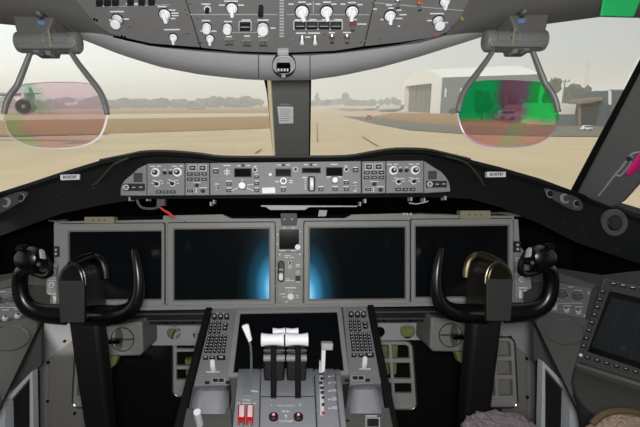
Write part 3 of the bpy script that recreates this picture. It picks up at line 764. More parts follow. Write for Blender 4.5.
b = MB(); b.prism(P, rect(295.4, 275.4, 300.4, 280.4), .004, .010); link('rocker', b, 'key_black', t)
b = MB(); b.prism(P, rect(295.4, 269, 300.2, 275.2), .004, .014); link('rocker_guard', b, 'mark_dim', t, bevel=.001)
small_knob(t, Fr(P.w(0, 0, .004), P.ex, P.ey), 290, 262.6, 2.6, m='console_dark')
P4 = Fr(P.w(0, 0, .004), P.ex, P.ey)
b = MB(); b.lathe(P4, 290.6, 296, [(.0115, 0), (.011, .012), (.008, .014)], 12); link('rotary_knob', b, 'white_knob', t)
marks(t, P4, [(284.6, 255.2, 290.6, 256.1), (285, 257, 288, 257.8), (290, 257, 294, 257.8), (288.2, 265.4, 292, 266.3), (288.2, 267.3, 292, 268.2), (295.8, 264, 300, 264.9), (295.8, 265.8, 300, 266.7), (295.8, 281.6, 300, 282.4), (285.4, 278.4, 290, 279.2), (285.4, 280.2, 294, 281), (285, 287.2, 296, 288.3), (279.4, 293.6, 285.6, 294.4), (282.4, 296.4, 285.8, 297.2), (295.6, 295, 299, 295.8), (295.6, 297, 299, 297.8), (285, 301.5, 288, 302.3), (288.2, 290.4, 288.8, 292), (291, 290, 291.5, 291.6), (293.5, 290.8, 294.1, 292)])
screws(t, P4, [(279.6, 254.5), (299.8, 254), (275.8, 268), (275.2, 286), (301, 286), (280, 303)], r=.7)
# olive label strips, crinkled white film, tape on the panel top
for lab, q, sg in (('olive label strip on the panel top above the left dark screen', (86, 216.8, 115.4, 223.4), -1), ('olive label strip on the panel top behind the right yoke', (459, 210.6, 489, 218.8), 1)):
    t = thing('label_strip', lab, 'label', P.p((q[0] + q[2]) / 2, q[3]))
    b = MB(); b.prism(P, rect(*q), -.02, .012); link('plate', b, 'olive_plate', t, bevel=.001)
    for k in (.3, .5, .68): 
        b = MB(); b.cyl(P, q[0] + (q[2] - q[0]) * k, (q[1] + q[3]) / 2, .7, .012, .0135, 8); link('rivet', b, 'key_black', t)
def film(lab, pts):
    b = MB(); rows = [[], [], []]
    for i, (x, y, w) in enumerate(pts):
        rows[0].append(P.p(x, y - w, -.02)); rows[1].append(P.p(x, y - w * .2, .018 + .006 * (i % 2))); rows[2].append(P.p(x, y + w * .4, .004))
    b.loft(rows); o = link('plastic_film', b, 'tape_white', flat=True)
    o.modifiers.new('s', 'SOLIDIFY').thickness = .002
    props(o, lab, 'plastic film')
film('white crinkled film tip at the top left corner of the instrument panel', [(48, 220.6, .8), (52, 221, 1.2), (57, 222, 1.8), (62, 221, 1.6), (68, 219.8, .6)])
film('white crinkled film along the panel top right of the right olive strip', [(490, 213.6, 1.2), (500, 213.4, 1.6), (508, 214, 2), (515, 215.6, 2.2), (522, 216, 1)])
film('thin white film edge on the panel top between right screens', [(411, 214.4, 1), (420, 213.8, 1), (430, 214.2, .9), (445, 214.4, .8), (458, 215, .6)])
b = MB(); b.prism(P, [(319, 210), (327, 210.4), (325.8, 216.2), (317.8, 216.4)], .0, .012); o = link('tape_patch', b, 'mark_dim'); props(o, 'square grey tape patch above the panel right of the centre', 'tape')
for k, (x, y) in enumerate(((404, 214), (407, 214.2), (411, 214))):
    b = MB(); b.blob(P.p(x, y, .01), .0048, 1, .2); o = link('foam_bead', b, 'tape_white'); props(o, 'small white bead on the panel top between the right screens', 'bead', 'white beads on the panel top')

# side switch strips on the instrument panel
def strip(lab, pts, bx, mk_, kn):
    t = thing('switch_strip', lab, 'switch panel', P.p(*pts[0], .004))
    plate(t, P, 'faceplate', pts, 'bezel_grey', -.02, .006)
    f = Fr(P.w(0, 0, .006), P.ex, P.ey)
    b = MB(); b.prism(f, rect(*bx), 0, .006); o = link('switch_block', b, 'key_black', t, bevel=.001)
    for k in (.32, .7):
        b = MB(); b.cyl(f, (bx[0] + bx[2]) / 2, bx[1] + (bx[3] - bx[1]) * k, 1.3, .006, .010, 12); link('push_button', b, 'mark_dim', o)
    for x, y in kn: small_knob(t, f, x, y, 4.2, m='mark_dim', ring='mark_white')
    marks(t, f, mk_)
strip('grey switch strip at the left end of the instrument panel', [(54.6, 224), (59.6, 224), (60, 262), (57.5, 268), (57.8, 306), (47.4, 306), (47.4, 271.4), (55, 263)], (54.2, 246.2, 60.4, 256.8),
      [(49, 265.6, 57, 266.4), (48.5, 268, 53, 268.8), (48.6, 277.6, 56, 278.4), (48, 279.8, 56, 280.6), (47.8, 293.6, 51.4, 294.4), (53, 293.6, 56, 294.4), (48, 296.5, 51, 303.5), (53, 296.5, 56, 303.5)], ((53, 272), (51.4, 285)))
strip('grey switch strip at the right end of the instrument panel', [(513, 219), (517.4, 219), (519, 246), (527, 256), (532, 297), (514.4, 300)], (513, 241.2, 519.8, 252.2),
      [(515, 257.8, 521, 258.6), (514.6, 260.4, 519.6, 261.2), (515, 273.6, 526, 274.4), (518, 287.4, 527, 288.4), (519, 290, 521.6, 298.4), (524, 290, 526.6, 298)], ((519.6, 265.4), (521.8, 279.4)))

# dark rails below the panel
t = thing('support_rail', 'dark horizontal rails running below the instrument panel', 'rail', at(288, 315, 1.6))
RB = FP(1.62)
for nm, y0, y1, h, m in (('rail', 309, 312.2, 0, 'black_plastic'), ('rail_edge', 312.2, 313.6, .004, 'console_grey'), ('rail', 313.6, 319, 0, 'black_plastic'), ('rail_edge', 319, 320.2, .004, 'console_grey'), ('rail', 320.2, 324.5, -.02, 'black_plastic')):
    b = MB(); b.prism(RB, [(120, y0 + 1.4), (456, y0 - 1.6), (456, y1 - 1.6), (120, y1 + 1.4)], -.05, h); link(nm, b, m, t)
for x, y in ((166, 323), (193, 322.6), (384, 320.8), (410, 320.2)):
    b = MB(); b.cyl(RB, x, y, 1.1, -.02, .006, 8); link('bolt', b, 'window_black', t)

# ================================================================== yokes
def yoke(lab, X, sgn, rim):
    """X maps the right yoke's pixel column to this yoke; sgn +1 right"""
    d = 1.17
    F = FP(d)
    t = thing('control_yoke', lab, 'control yoke', at(*X(496, 330), 1.22))
    def pp(x, y, h=0): return F.p(*X(x, y), h)
    path = [(441.2, 248, .0), (439.8, 256, .004), (437.6, 268, .006), (436.6, 282, .006), (438, 296, .004), (444, 307, .0), (456, 312.5, -.01), (474, 313.5, -.016), (486, 313.5, -.018)]
    rad = [.0065, .0095, .0125, .0150, .0175, .0205, .0240, .0265, .0275]
    sp = smooth([(a, c, h_) for a, c, h_ in path], 4); n = len(sp)
    rr = [rad[min(8, int(i / 4))] * (1 - (i % 4) / 4) + rad[min(8, int(i / 4) + 1)] * ((i % 4) / 4) for i in range(n)]
    b = MB(); b.tube([pp(*q) for q in sp], rr, 16); link('inboard_horn', b, 'horn_gloss', t)
    path = [(535, 266, .03), (541, 266, .024), (548.5, 270, .012), (551, 280, .004), (549.6, 294, .0), (543, 305, -.004), (530, 311, -.012), (514, 312.6, -.016), (504, 313, -.018)]
    rad = [.012, .0165, .0185, .0190, .0195, .0215, .0245, .0265, .0275]
    sp = smooth(path, 4); n = len(sp)
    rr = [rad[min(8, int(i / 4))] * (1 - (i % 4) / 4) + rad[min(8, int(i / 4) + 1)] * ((i % 4) / 4) for i in range(n)]
    b = MB(); b.tube([pp(*q) for q in sp], rr, 16); link('outboard_horn', b, 'horn_gloss', t)
    # switch head on the outboard horn
    b = MB(); b.loft([[F.w(a, v_, hh) for a, v_ in [F.loc(*X(px_, py_)) for px_, py_ in ell(537, 256.5, 13 * k, 12.2 * k, 20, .2)]] for k, hh in ((.75, -.01), (1, .008), (1.0, .028), (.82, .042), (.5, .048))], True, True)
    hd = link('switch_head', b, 'horn_gloss', t)
    b = MB(); b.cyl(FP(d - .045), *X(549.5, 246.5), 3.2, -.02, .012, 14); b.cyl(FP(d - .045), *X(549.5, 246.5), 2.2, .012, .016, 14); link('trim_switch', b, 'black_gloss', hd)
    b = MB(); b.dome(FP(d - .05), [X(*q) for q in [(528.5, 250), (531, 247.6), (530, 257), (527, 257.6)]], -.01, .006); link('rocker_switch', b, 'mark_dim', hd)
    b = MB(); b.cyl(FP(d - .048), *X(529.8, 262.2), 3.3, -.02, .01, 14); sw = link('button_base', b, 'black_gloss', hd)
    b = MB(); b.cyl(FP(d - .048), *X(529.8, 262.2), 1.7, .01, .013, 12); link('button', b, 'console_grey', sw)
    b = MB(); b.tube([pp(*q) for q in smooth([(526, 253, .02), (521.5, 262, .022), (521, 271, .02), (527, 274, .016), (538, 271, .012)], 4)], [.007] * 4 + [.008] * 4 + [.009] * 9, 10); link('thumb_guard', b, 'horn_gloss', hd)
    # hub: arched housing running forward, pad on its near face
    H = FP(1.115)
    arch = [(485.6, 322), (485.8, 300), (486.6, 284)] + smooth([(487.2, 277), (490, 268.5), (496, 263.6), (502, 263), (508, 266.6), (512, 273), (513.4, 280)], 3) + [(513, 300), (511.2, 322)]
    A = [X(*q) for q in arch]
    b = MB(); b.prism(H, A, -.13, 0); hub = link('hub', b, 'hub_highlight' if sgn > 0 else 'black_gloss', t, bevel=.006, seg=3)
    b = MB(); b.prism(H, [X(*q) for q in [(486.6, 279), (512.6, 279), (511.8, 300), (510.4, 321), (486.4, 321), (486.4, 300)]], -.002, .003); link('hub_pad', b, 'pad_grey', hub, bevel=.002)
    uv = [H.loc(*q) for q in A[2:-2]]
    b = MB(); b.tube([H.w(u, v_, -.008) for u, v_ in uv], .0030, 8); b2 = link('hub_rim', b, rim, hub)
    cu_ = sum(u for u, _ in uv) / len(uv); v0 = uv[0][1]
    b = MB(); b.tube([H.w(cu_ + (u - cu_) * 1.10, v0 + (v_ - v0) * 1.16, -.122) for u, v_ in uv], .0095, 10); link('hub_rear_rim', b, rim, hub)
    ap = max(uv, key=lambda q: q[1])
    b = MB(); b.tube([H.w(ap[0], v0 + (ap[1] - v0) * 1.16, -.12), H.w(ap[0] + .004 * sgn, v0 + (ap[1] - v0) * 1.08, -.06), H.w(ap[0] + .008 * sgn, ap[1] - .004, -.01)], [.011, .012, .009], 10); link('hub_ridge', b, rim, hub)
    # column down to the floor
    top = at(*X(486.4, 322), 1.20); c_x = top.x; c_y = top.y
    zt = top.z + .02
    b = MB(); rows = []
    for z, w, dd in ((zt, .039, .03), (zt - .12, .039, .03), (.2, .034, .028), (FL, .032, .028)):
        rows.append([V((c_x + sx * w, c_y + sy * dd + .02, z)) for sx, sy in ((-1, -1), (1, -1), (1, 1), (-1, 1))])
    b.loft(rows, True, True); link('column', b, 'column_grey', t, bevel=.012, seg=3)
    b = MB(); b.box((c_x, c_y + .02, FL + .04), (.19, .22, .08)); link('boot', b, 'black_soft', t, bevel=.02)
    return t
yoke('black glossy control yoke on column, in front of the right dark screen', lambda x, y: (x, y), 1, 'rim_highlight')
# the left yoke: mirrored about the middle of the cockpit
yoke('black glossy control yoke on column, in front of the left dark screen', lambda x, y: (571 - x - (0 if x > 470 else -4), y + 1.6), -1, 'black_gloss')

# ================================================================== below the panel
def holed_plate(lab, pts, holes, d):
    f = FP(d); t = thing('perforated_bracket', lab, 'bracket', f.p(*pts[0]))
    (x0, y0), (x1, y1) = pts
    xs = [x0] + [(holes[i][0] + holes[i][2] + holes[i + 1][0] - holes[i + 1][2]) / 2 for i in range(len(holes) - 1)] + [x1]
    b = MB()
    for (hx, hy, r), xa, xb in zip(holes, xs, xs[1:]):
        n = 32; outer = []
        for i in range(n):
            a = 2 * math.pi * i / n; c, s = math.cos(a), math.sin(a)
            k = min((xb - hx) / c if c > 1e-6 else 1e9, (xa - hx) / c if c < -1e-6 else 1e9, (y1 - hy) / s if s > 1e-6 else 1e9, (y0 - hy) / s if s < -1e-6 else 1e9)
            outer.append((hx + c * k, hy + s * k))
        # add the true corners by snapping the nearest rim point
        for cx, cy in ((xa, y0), (xb, y0), (xb, y1), (xa, y1)):
            j = min(range(n), key=lambda i: (outer[i][0] - cx) ** 2 + (outer[i][1] - cy) ** 2); outer[j] = (cx, cy)
        b.ring(f, outer, ell(hx, hy, r, r, n), -.004, 0)
    link('plate', b, 'bracket_white', t)
    b = MB(); b.box(f.p((x0 + x1) / 2, y0 - 1, -.03), ((x1 - x0) * f.s_(x0, y0), .05, .012)); link('flange', b, 'mark_dim', t)
    return f
holed_plate('white perforated bracket left of the pedestal below the rails', ((152, 325.6), (206, 345.4)), ((174, 332.5, 7.0), (197, 335, 4)), 1.78)
holed_plate('white perforated bracket right of the pedestal below the rails', ((372, 323), (427, 340)), ((379.8, 332, 5.2), (407.5, 331, 7.6)), 1.78)
for lab, q, d in (('yellow green insulation block behind the left perforated bracket', [(160, 328), (184, 326), (186, 343), (166, 345)], 1.9), ('yellow green insulation block behind the right perforated bracket', [(396, 325), (420, 326), (418, 337), (398, 338)], 1.9),
                  ('yellow green insulation pad behind the left rudder pedal', [(184, 360), (204, 359), (204, 382), (186, 382)], 2.0), ('yellow green insulation pad behind the right rudder pedal', [(376, 344), (399, 344), (397, 376), (378, 376)], 2.0)):
    f = FP(d); b = MB(); b.dome(f, q, -.04, .0, .12); o = link('insulation_block', b, 'insul_green'); props(o, lab, 'insulation')

def crankbox(lab, X):
    f = FP(1.56); t = thing('crank_box', lab, 'box', f.p(*X(122, 340)))
    pts = [X(*q) for q in [(103.4, 327), (139.6, 321.4), (142, 322), (143.5, 352), (140, 356), (107, 356.6), (104, 354)]]
    b = MB(); b.prism(f, pts, -.17, 0); link('body', b, 'box_grey', t, bevel=.008, seg=3)
    pa = f.p(*X(124, 340), -.15); b = MB(); b.tube([pa, V((pa.x, 2.15, pa.z + .06))], .03, 12); link('mount_arm', b, 'black_soft', t)
    b = MB(); b.ring(f, [X(*q) for q in ell(122.4, 339.4, 12, 12.2, 28)], [X(*q) for q in ell(122.4, 339.4, 11, 11.2, 28)], -.001, .002); o = link('dial_ring', b, 'console_dark', t)
    b = MB(); b.prism(f, [X(*q) for q in ell(119, 339.4, 4, 11, 20)], 0, .004); link('dial_web', b, 'console_grey', o)
    b = MB(); b.prism(f, [X(*q) for q in rect(111.5, 337.4, 123, 341.6)], .002, .03); link('crank_handle', b, 'black_gloss', t, bevel=.002)
    b = MB(); b.tube([f.p(*X(122, 339.4), .02), f.p(*X(133, 339.2), .02)], .003, 8); link('crank_pin', b, 'steel', t)
    b = MB(); b.dome(FP(1.62), [X(*q) for q in [(106, 354), (119, 354), (114.5, 366), (110, 369), (105.5, 370)]], -.03, 0, .12); link('torn_padding', b, 'insul_green', t, label='pale green torn padding scrap')
crankbox('grey crank box with black handle right of the left yoke column', lambda x, y: (x, y))
crankbox('grey crank box with black handle left of the right yoke column', lambda x, y: (573 - x, y - 4.2))
# dark bay walls behind the pedals
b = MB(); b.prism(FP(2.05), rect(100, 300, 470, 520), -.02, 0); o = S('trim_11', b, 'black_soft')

def pedal(lab, outline, wins, d, group='rudder pedals'):
    f = FP(d); t = thing('rudder_pedal', lab, 'pedal', f.p(*outline[0]), group)
    # plate assembled from bars so the windows stay open
    b = MB()
    xs0 = min(p[0] for p in outline); 
    (x0, y0, x1, y1), cols, rows_ = wins
    r = 7
    # outer rim
    o_ = rrect(x0, y0, x1, y1, r, 6); i_ = rrect(x0 + 3.4, y0 + 3.6, x1 - 3.4, y1 - 3.6, r - 3, 6)
    sh = lambda q: [(x + (y - y0) * outline[0][0], y) for x, y in q]
    b.ring(f, sh(o_), sh(i_), -.02, 0); 
    for cx in cols: b.prism(f, sh(rect(cx - 1.6, y0 + 3, cx + 1.6, y1 - 3)), -.02, -.001)
    for ry0, ry1 in rows_: b.prism(f, sh(rect(x0 + 2.5, ry0, x1 - 2.5, ry1)), -.02, -.0005)
    link('pedal_plate', b, 'pedal_metal', t, bevel=.002)
    b = MB(); q = sh(rrect(x0 - .4, y0 - .4, x1 + .4, y1 + .4, r, 6)); q.append(q[0])
    b.tube([f.p(x, y, .002) for x, y in q], .004, 8); link('rim_tube', b, 'steel', t)
    b = MB(); xm = (x0 + x1) / 2 + (y1 - y0) * outline[0][0]
    b.prism(f, rect(xm - 5, y1 - 3, xm + 5, y1 + 14), -.05, -.02); link('hanger', b, 'console_dark', t)
pedal('silver rudder pedal frame left of the pedestal below the perforated bracket', [(0, 0)], ((173, 330.4, 214, 396), (196,), ((349, 352), (366, 369.6), (380, 394))), 1.83)
pedal('silver rudder pedal frame right of the pedestal below the perforated bracket', [(.07, 0)], ((362, 341.4, 412, 409), (390,), ((358.6, 363), (379, 383.4), (393.5, 406))), 1.83)
pedal('silver rudder pedal frame right of the right yoke column', [(.05, 0)], ((478, 337.6, 514, 407), (494.5,), ((356.6, 361), (375, 379.6), (396, 405))), 1.83)
pedal('silver rudder pedal frame largely hidden behind the left yoke column', [(-.05, 0)], ((76, 340, 112, 407), (94,), ((356.6, 361), (375, 379.6), (396, 405))), 1.86)

# side kick panels
def kick(X, side, n0):
    b = MB(); b.prism(FP(1.98), [X(*q) for q in [(496, 300), (580, 300), (580, 520), (496, 520)]], -.02, 0); S(n0[0], b, 'kick_blue')
    lab = 'beige access cover with dark bolts on the %s kick wall' % side
    f = FP(1.95); t = thing('access_cover', lab, 'cover', f.p(*X(520, 380)))
    b = MB(); b.prism(f, [X(*q) for q in [(486, 330), (499, 333), (527.5, 356), (528.5, 500), (486, 500)]], -.015, 0); link('cover_plate', b, 'kick_beige', t, bevel=.004)
    for q in ((510, 337), (526.5, 358.4), (527, 397), (500, 409)):
        b = MB(); b.cyl(f, *X(*q), 1.5, 0, .006, 10); link('bolt', b, 'key_black', t)
    f = FP(1.62)
    f = FP(1.44)
    b = MB(); b.prism(f, [X(*q) for q in [(534, 290), (534, 361), (573, 402), (720, 640), (760, 300), (560, 290)]], -.02, 0); S(n0[1], b, 'console_grey')
    f = FP(1.30)
    t = thing('foot_well_frame', 'pale angled frame with dark pocket low on the %s side' % side, 'frame', f.p(*X(555, 400)))
    dy = 0 if side == 'right' else 6
    o_ = [(543, 361 + dy), (573, 392 + dy), (573, 650), (537, 650)]; i_ = [(545.6, 368.6 + dy), (566.5, 392.5 + dy), (560, 630), (545, 630)]
    b = MB(); b.ring(f, [X(*q) for q in o_], [X(*q) for q in i_], -.03, 0); link('frame_edge', b, 'kick_blue', t, bevel=.002)
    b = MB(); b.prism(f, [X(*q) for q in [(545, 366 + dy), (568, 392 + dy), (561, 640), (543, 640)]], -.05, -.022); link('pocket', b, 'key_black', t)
    b = MB(); b.prism(FP(1.27), [X(*q) for q in [(570, 398), (580, 400), (600, 420), (640, 440), (640, 650), (566, 650)]], -.03, 0); S(n0[2], b, 'kick_blue')
kick(lambda x, y: (x, y), 'right', ('trim_12', 'trim_13', 'trim_14'))
kick(lambda x, y: (575 - x, y + 4), 'left', ('trim_15', 'trim_16', 'trim_17'))

# ================================================================== centre pedestal
PD = F3(at(288, 308, 1.43), at(388, 308, 1.43), at(288, 427, 1.12)); 
if PD.n.dot(ray(288, 360)) > 0: PD = Fr(PD.o, PD.ex, -PD.ey)
pd = thing('centre_pedestal', 'grey sloping centre pedestal between the yokes with a dark lower screen', 'pedestal', V((PD.p(288, 370).x, PD.p(288, 370).y, FL)))
def foot(pts, z0=FL):
    b = MB(); uv = [PD.p(*q, -.004) for q in pts]
    b.loft([[V((p.x, p.y, z0)) for p in uv], uv], True, True); return b
link('body', foot([(212, 309), (368, 307), (383, 390), (393, 445), (180, 447), (191, 390)], FL), 'console_grey', pd)
for sx, q in ((-1, [(206, 309.5), (212.6, 309.3), (192, 390), (181, 447), (170, 447), (184, 390)]), (1, [(367, 307), (373.4, 306.8), (390, 390), (402, 447), (391, 447), (382, 390)])):
    b = MB(); b.prism(PD, q, -.16, .012); link('side_trim', b, 'black_soft', pd, bevel=.004)
sr = [(240.4, 314.2), (337, 312.6), (343.6, 372), (233.6, 374)]
b = MB(); b.ring(PD, [(236, 309.6), (341, 307.8), (349, 376), (228, 378)], sr, -.004, .008); link('screen_rim', b, 'bezel_grey', pd, bevel=.002)
b = MB(); b.prism(PD, sr, -.004, .001); link('lower_screen', b, 'screen_off', pd, label='dark lower screen')

def lerp2(a, b_, t): return (a[0] + (b_[0] - a[0]) * t, a[1] + (b_[1] - a[1]) * t)
def keypad(lab, quad, rowsdef, extras, group='keypads'):
    TL, TR, BR, BL = quad
    t = thing('keypad', lab, 'keypad', PD.p((TL[0] + BR[0]) / 2, (TL[1] + BR[1]) / 2), group)
    plate(t, PD, 'faceplate', [TL, TR, BR, BL], 'panel_grey', -.02, .006, .002)
    f = Fr(PD.w(0, 0, .006), PD.ex, PD.ey)
    kb, kl = [], []
    for (cs, y, w, h, lg) in rowsdef:
        for x in cs:
            b = MB(); b.prism(f, rrect(x - w / 2, y - h / 2, x + w / 2, y + h / 2, min(w, h) * .25, 2), 0, .006); o = link('key', b, 'key_black', t)
            if lg:
                b = MB(); b.prism(f, rect(x - w * .22, y - h * .22, x + w * .22, y + h * .22), .006, .0066); link('key_legend', b, 'mark_dim', o)
    for e in extras: e(t, f)
def kx(a, b_, n, t): return [a[i] + (b_[i] - a[i]) * t for i in range(n)]
LA0, LA1 = [209.4, 213.2, 217.2, 221.2, 225.4], [206, 210.2, 214.8, 219.2, 223.6]
RA0, RA1 = [351.4, 355.8, 360, 364.2, 368.4], [353.4, 357.8, 362, 366.2, 370.6]
ys = [337, 340, 343, 346, 349, 352]
rl = [([214.4, 220.6, 226.8], 317.2, 5, 5.2, True)] + [(kx([211.4, 215.6, 219.8], [210, 214.4, 218.8], 3, i / 3), 323.4 + 3 * i, 3.1, 2.5, True) for i in range(4)] + [([225.6], 325.6, 4.6, 2.8, True), ([225], 329, 4.6, 2.8, True)]
rl += [(kx(LA0, LA1, 5, i / 5), ys[i], 3.3, 2.5, True) for i in range(6)] + [([205.6, 212.4], 358.4, 5.2, 2.8, True), ([221.2], 358.4, 8.6, 3.6, True)]
rr_ = [([351.2, 357.4, 363.4], 315.2, 5, 5.2, True)] + [(kx([350.2, 354.4, 358.6], [350.8, 355, 359.4], 3, i / 3), 321.2 + 3 * i, 3.1, 2.5, True) for i in range(4)] + [([365], 324, 4.6, 2.8, True), ([365.6], 327.4, 4.6, 2.8, True)]
rr_ += [(kx(RA0, RA1, 5, i / 5), ys[i] - 2, 3.3, 2.5, True) for i in range(6)] + [([354, 360.8], 355.9, 5.2, 2.8, True), ([369.6], 355.8, 8.6, 3.6, True)]
def slider(x, y):
    def go(t, f):
        b = MB(); b.dome(f, rrect(x - 2.6, y - 3, x + 2.8, y + 5, 2), 0, .02, .2); o = link('slider', b, 'white_knob', t)
        b = MB(); b.cyl(f, x - .2, y - 3.4, 1.7, 0, .010, 12); link('slider_stop', b, 'key_black', t)
    return go
def mk_(lst):
    def go(t, f): marks(t, f, lst)
    return go
def framed(x, y):
    def go(t, f):
        b = MB(); b.ring(f, rect(x - 6.6, y - 2.4, x + 6.6, y + 2.4), rect(x - 6, y - 1.9, x + 6, y + 1.9), 0, .001); link('button_frame', b, 'mark_dim', t)
        for k in (-3, 3): button(t, f, x + k, y, 4.6, 2.8, mark=False)
        for k, e in ((-11.2, 2.6), (9.6, 2.4)): button(t, f, x + k, y + e, 4.4, 2.4, mark=False)
    return go
def scr(lst):
    def go(t, f): screws(t, f, lst, 1.2, 'bezel_grey')
    return go
keypad('keypad panel with small black keys on the left edge of the pedestal', [(212.8, 310), (236, 309.8), (228.4, 386), (194, 387)], rl, [slider(213, 366), mk_([(206, 371.6, 220, 372.4), (216, 313.4, 227, 314)]), framed(218.4, 380.6), scr([(202.6, 375.5), (222, 375), (211, 311.6), (234, 311.4)])])
keypad('keypad panel with small black keys on the right edge of the pedestal', [(342.6, 308), (366.8, 307.4), (381, 384.4), (350, 385.8)], rr_, [slider(364.2, 363), mk_([(359, 368.6, 371, 369.4), (353, 311.6, 362, 312.2)]), framed(358, 378.2), scr([(354.8, 373.2), (374.4, 372.4), (344.6, 309.6), (364.8, 309.2)])])

def handrest(lab, top, mid, low, glx, gly):
    t = thing('cursor_hand_rest', lab, 'hand rest', PD.p(*top[len(top) // 2]))
    b = MB(); rows = []
    N = 14
    def row(xa, xb, y, h, arc):
        out = []
        for i in range(N + 1):
            u = i / N; k = 1 - abs(2 * u - 1) ** 4
            out.append(PD.p(xa + (xb - xa) * u, y + arc * (1 - k), h * (.25 + .75 * k)))
        return out
    (xa, xb, y0), (xc, xd, y1), (xe, xf, y2) = top[0], mid, low
    rows = [row(xa, xb, y0 + 4, -.02, 4), row(xa, xb, y0 + 3, .012, 4), row(xa + .3, xb - .3, y0 + 3.6, .034, 4), row(xa, xb, y0 + 7.5, .046, 3), row((xa + xc) / 2, (xb + xd) / 2, (y0 + y1) / 2 + 4, .04, 0), row(xc, xd, y1 + 3, .03, 0), row(xc, xd, y1 + 5, -.02, 0)]
    b.loft(rows); link('palm_rest', b, 'rest_grey', t)
    b = MB(); b.prism(PD, [(xc - 3, y1 + 1), (xd + 3, y1 + 1), (xf, y2), (xe, y2)], -.02, .02); link('front_plate', b, 'console_grey', t, bevel=.003)
    return t
hl = handrest('grey rounded palm rest left of the throttle quadrant', [(194, 229, 383.5)], (190.5, 229, 411), (183, 233, 436), 0, 0)
hr = handrest('grey rounded palm rest right of the throttle quadrant', [(349, 380.5, 382)], (346.5, 385.4, 410.5), (343, 393, 436), 0, 0)
FPL = Fr(PD.w(0, 0, .02), PD.ex, PD.ey)
b = MB(); b.cyl(FPL, 199.8, 424, 3.6, -.01, .055, 16); o = link('stick_cap', b, 'white_knob', hl, label='white round stick cap')
b = MB(); b.ring(FPL, rect(365.4, 417.6, 380, 428), rect(366.4, 418.6, 379, 427), 0, .001); link('button_frame', b, 'mark_dim', hr)
b = MB(); b.prism(FPL, rect(368, 419.4, 378, 427), 0, .003); link('socket', b, 'key_black', hr)
marks(hr, FPL, [(365.5, 415.6, 377, 416.5)]); 
b = MB(); b.prism(FPL, ell(347.5, 421, 2, 1), 0, .003); link('button', b, 'key_black', hr)
for q in ([(226.5, 386), (231, 385), (231.5, 398), (229, 412)], [(342.6, 384.5), (349, 384), (347.4, 398), (345, 411)]):
    b = MB(); b.prism(PD, q, -.004, .001); link('well', b, 'key_black', pd)

# throttle quadrant ------------------------------------------------------
QR = [(366, 1.30), (370, 1.235), (377, 1.185), (386, 1.135), (396, 1.095), (410, 1.05), (427, 1.0), (450, .94)]
tq = thing('throttle_quadrant', 'grey throttle quadrant with white thrust handles in the middle of the pedestal', 'throttle', PD.p(288, 400))
def qd(y):
    if y < 366: return 1.30 + (366 - y) * .016
    for (a, da), (c, dc) in zip(QR, QR[1:]):
        if a <= y <= c: return da + (dc - da) * (y - a) / (c - a)
def qf(y0, y1, dh=0):
    f = F3(at(288, y1, qd(y1)), at(388, y1, qd(y1)), at(288, y0, qd(y0)))
    return Fr(f.o + f.n * dh, f.ex, f.ey)
def QF(y, dh=0.0): return qf(y - 3, y + 3, dh + .0012)
def qsec(nm, xl, xr, dh, slots=()):
    """column of the housing between pixel edge functions xl(y), xr(y)"""
    b = MB(); A = []; B = []
    for y, d in QR: A.append(at(xl(y), y, d - dh)); B.append(at(xr(y), y, d - dh))
    n = len(A); dn = V((0, .0, -.16))
    rows = [A, B]
    va = [b.bm.verts.new(p) for p in A]; vb = [b.bm.verts.new(p) for p in B]
    wa = [b.bm.verts.new(p + V((0, .05, -.17))) for p in A]; wb = [b.bm.verts.new(p + V((0, .05, -.17))) for p in B]
    for i in range(n - 1):
        b.face([va[i], vb[i], vb[i + 1], va[i + 1]]); b.face([wa[i], va[i], va[i + 1], wa[i + 1]]); b.face([vb[i], wb[i], wb[i + 1], vb[i + 1]])
        b.face([wa[i], wa[i + 1], wb[i + 1], wb[i]])
    b.face([va[0], wa[0], wb[0], vb[0]]); b.face([va[-1], vb[-1], wb[-1], wa[-1]])
    return link(nm, b, 'quadrant_grey', tq, bevel=.003)
qsec('left_housing', lambda y: 238.6 - (y - 366) * .1, lambda y: 260.4 - (y - 370) * .02, 0)
qsec('centre_housing', lambda y: 261 - (y - 370) * .02, lambda y: 313.6 + (y - 370) * .05, .006)
qsec('flap_housing', lambda y: 314.4 + (y - 370) * .05, lambda y: 334 + (y - 366) * .10, 0)
qsec('right_cheek', lambda y: 334.4 + (y - 366) * .1, lambda y: 340 + (y - 366) * .11, -.006)
Q1 = qf(372, 396); Q2 = qf(396, 427); Q2c = qf(396, 427, .0062); Q1c = qf(377, 396, .0066)
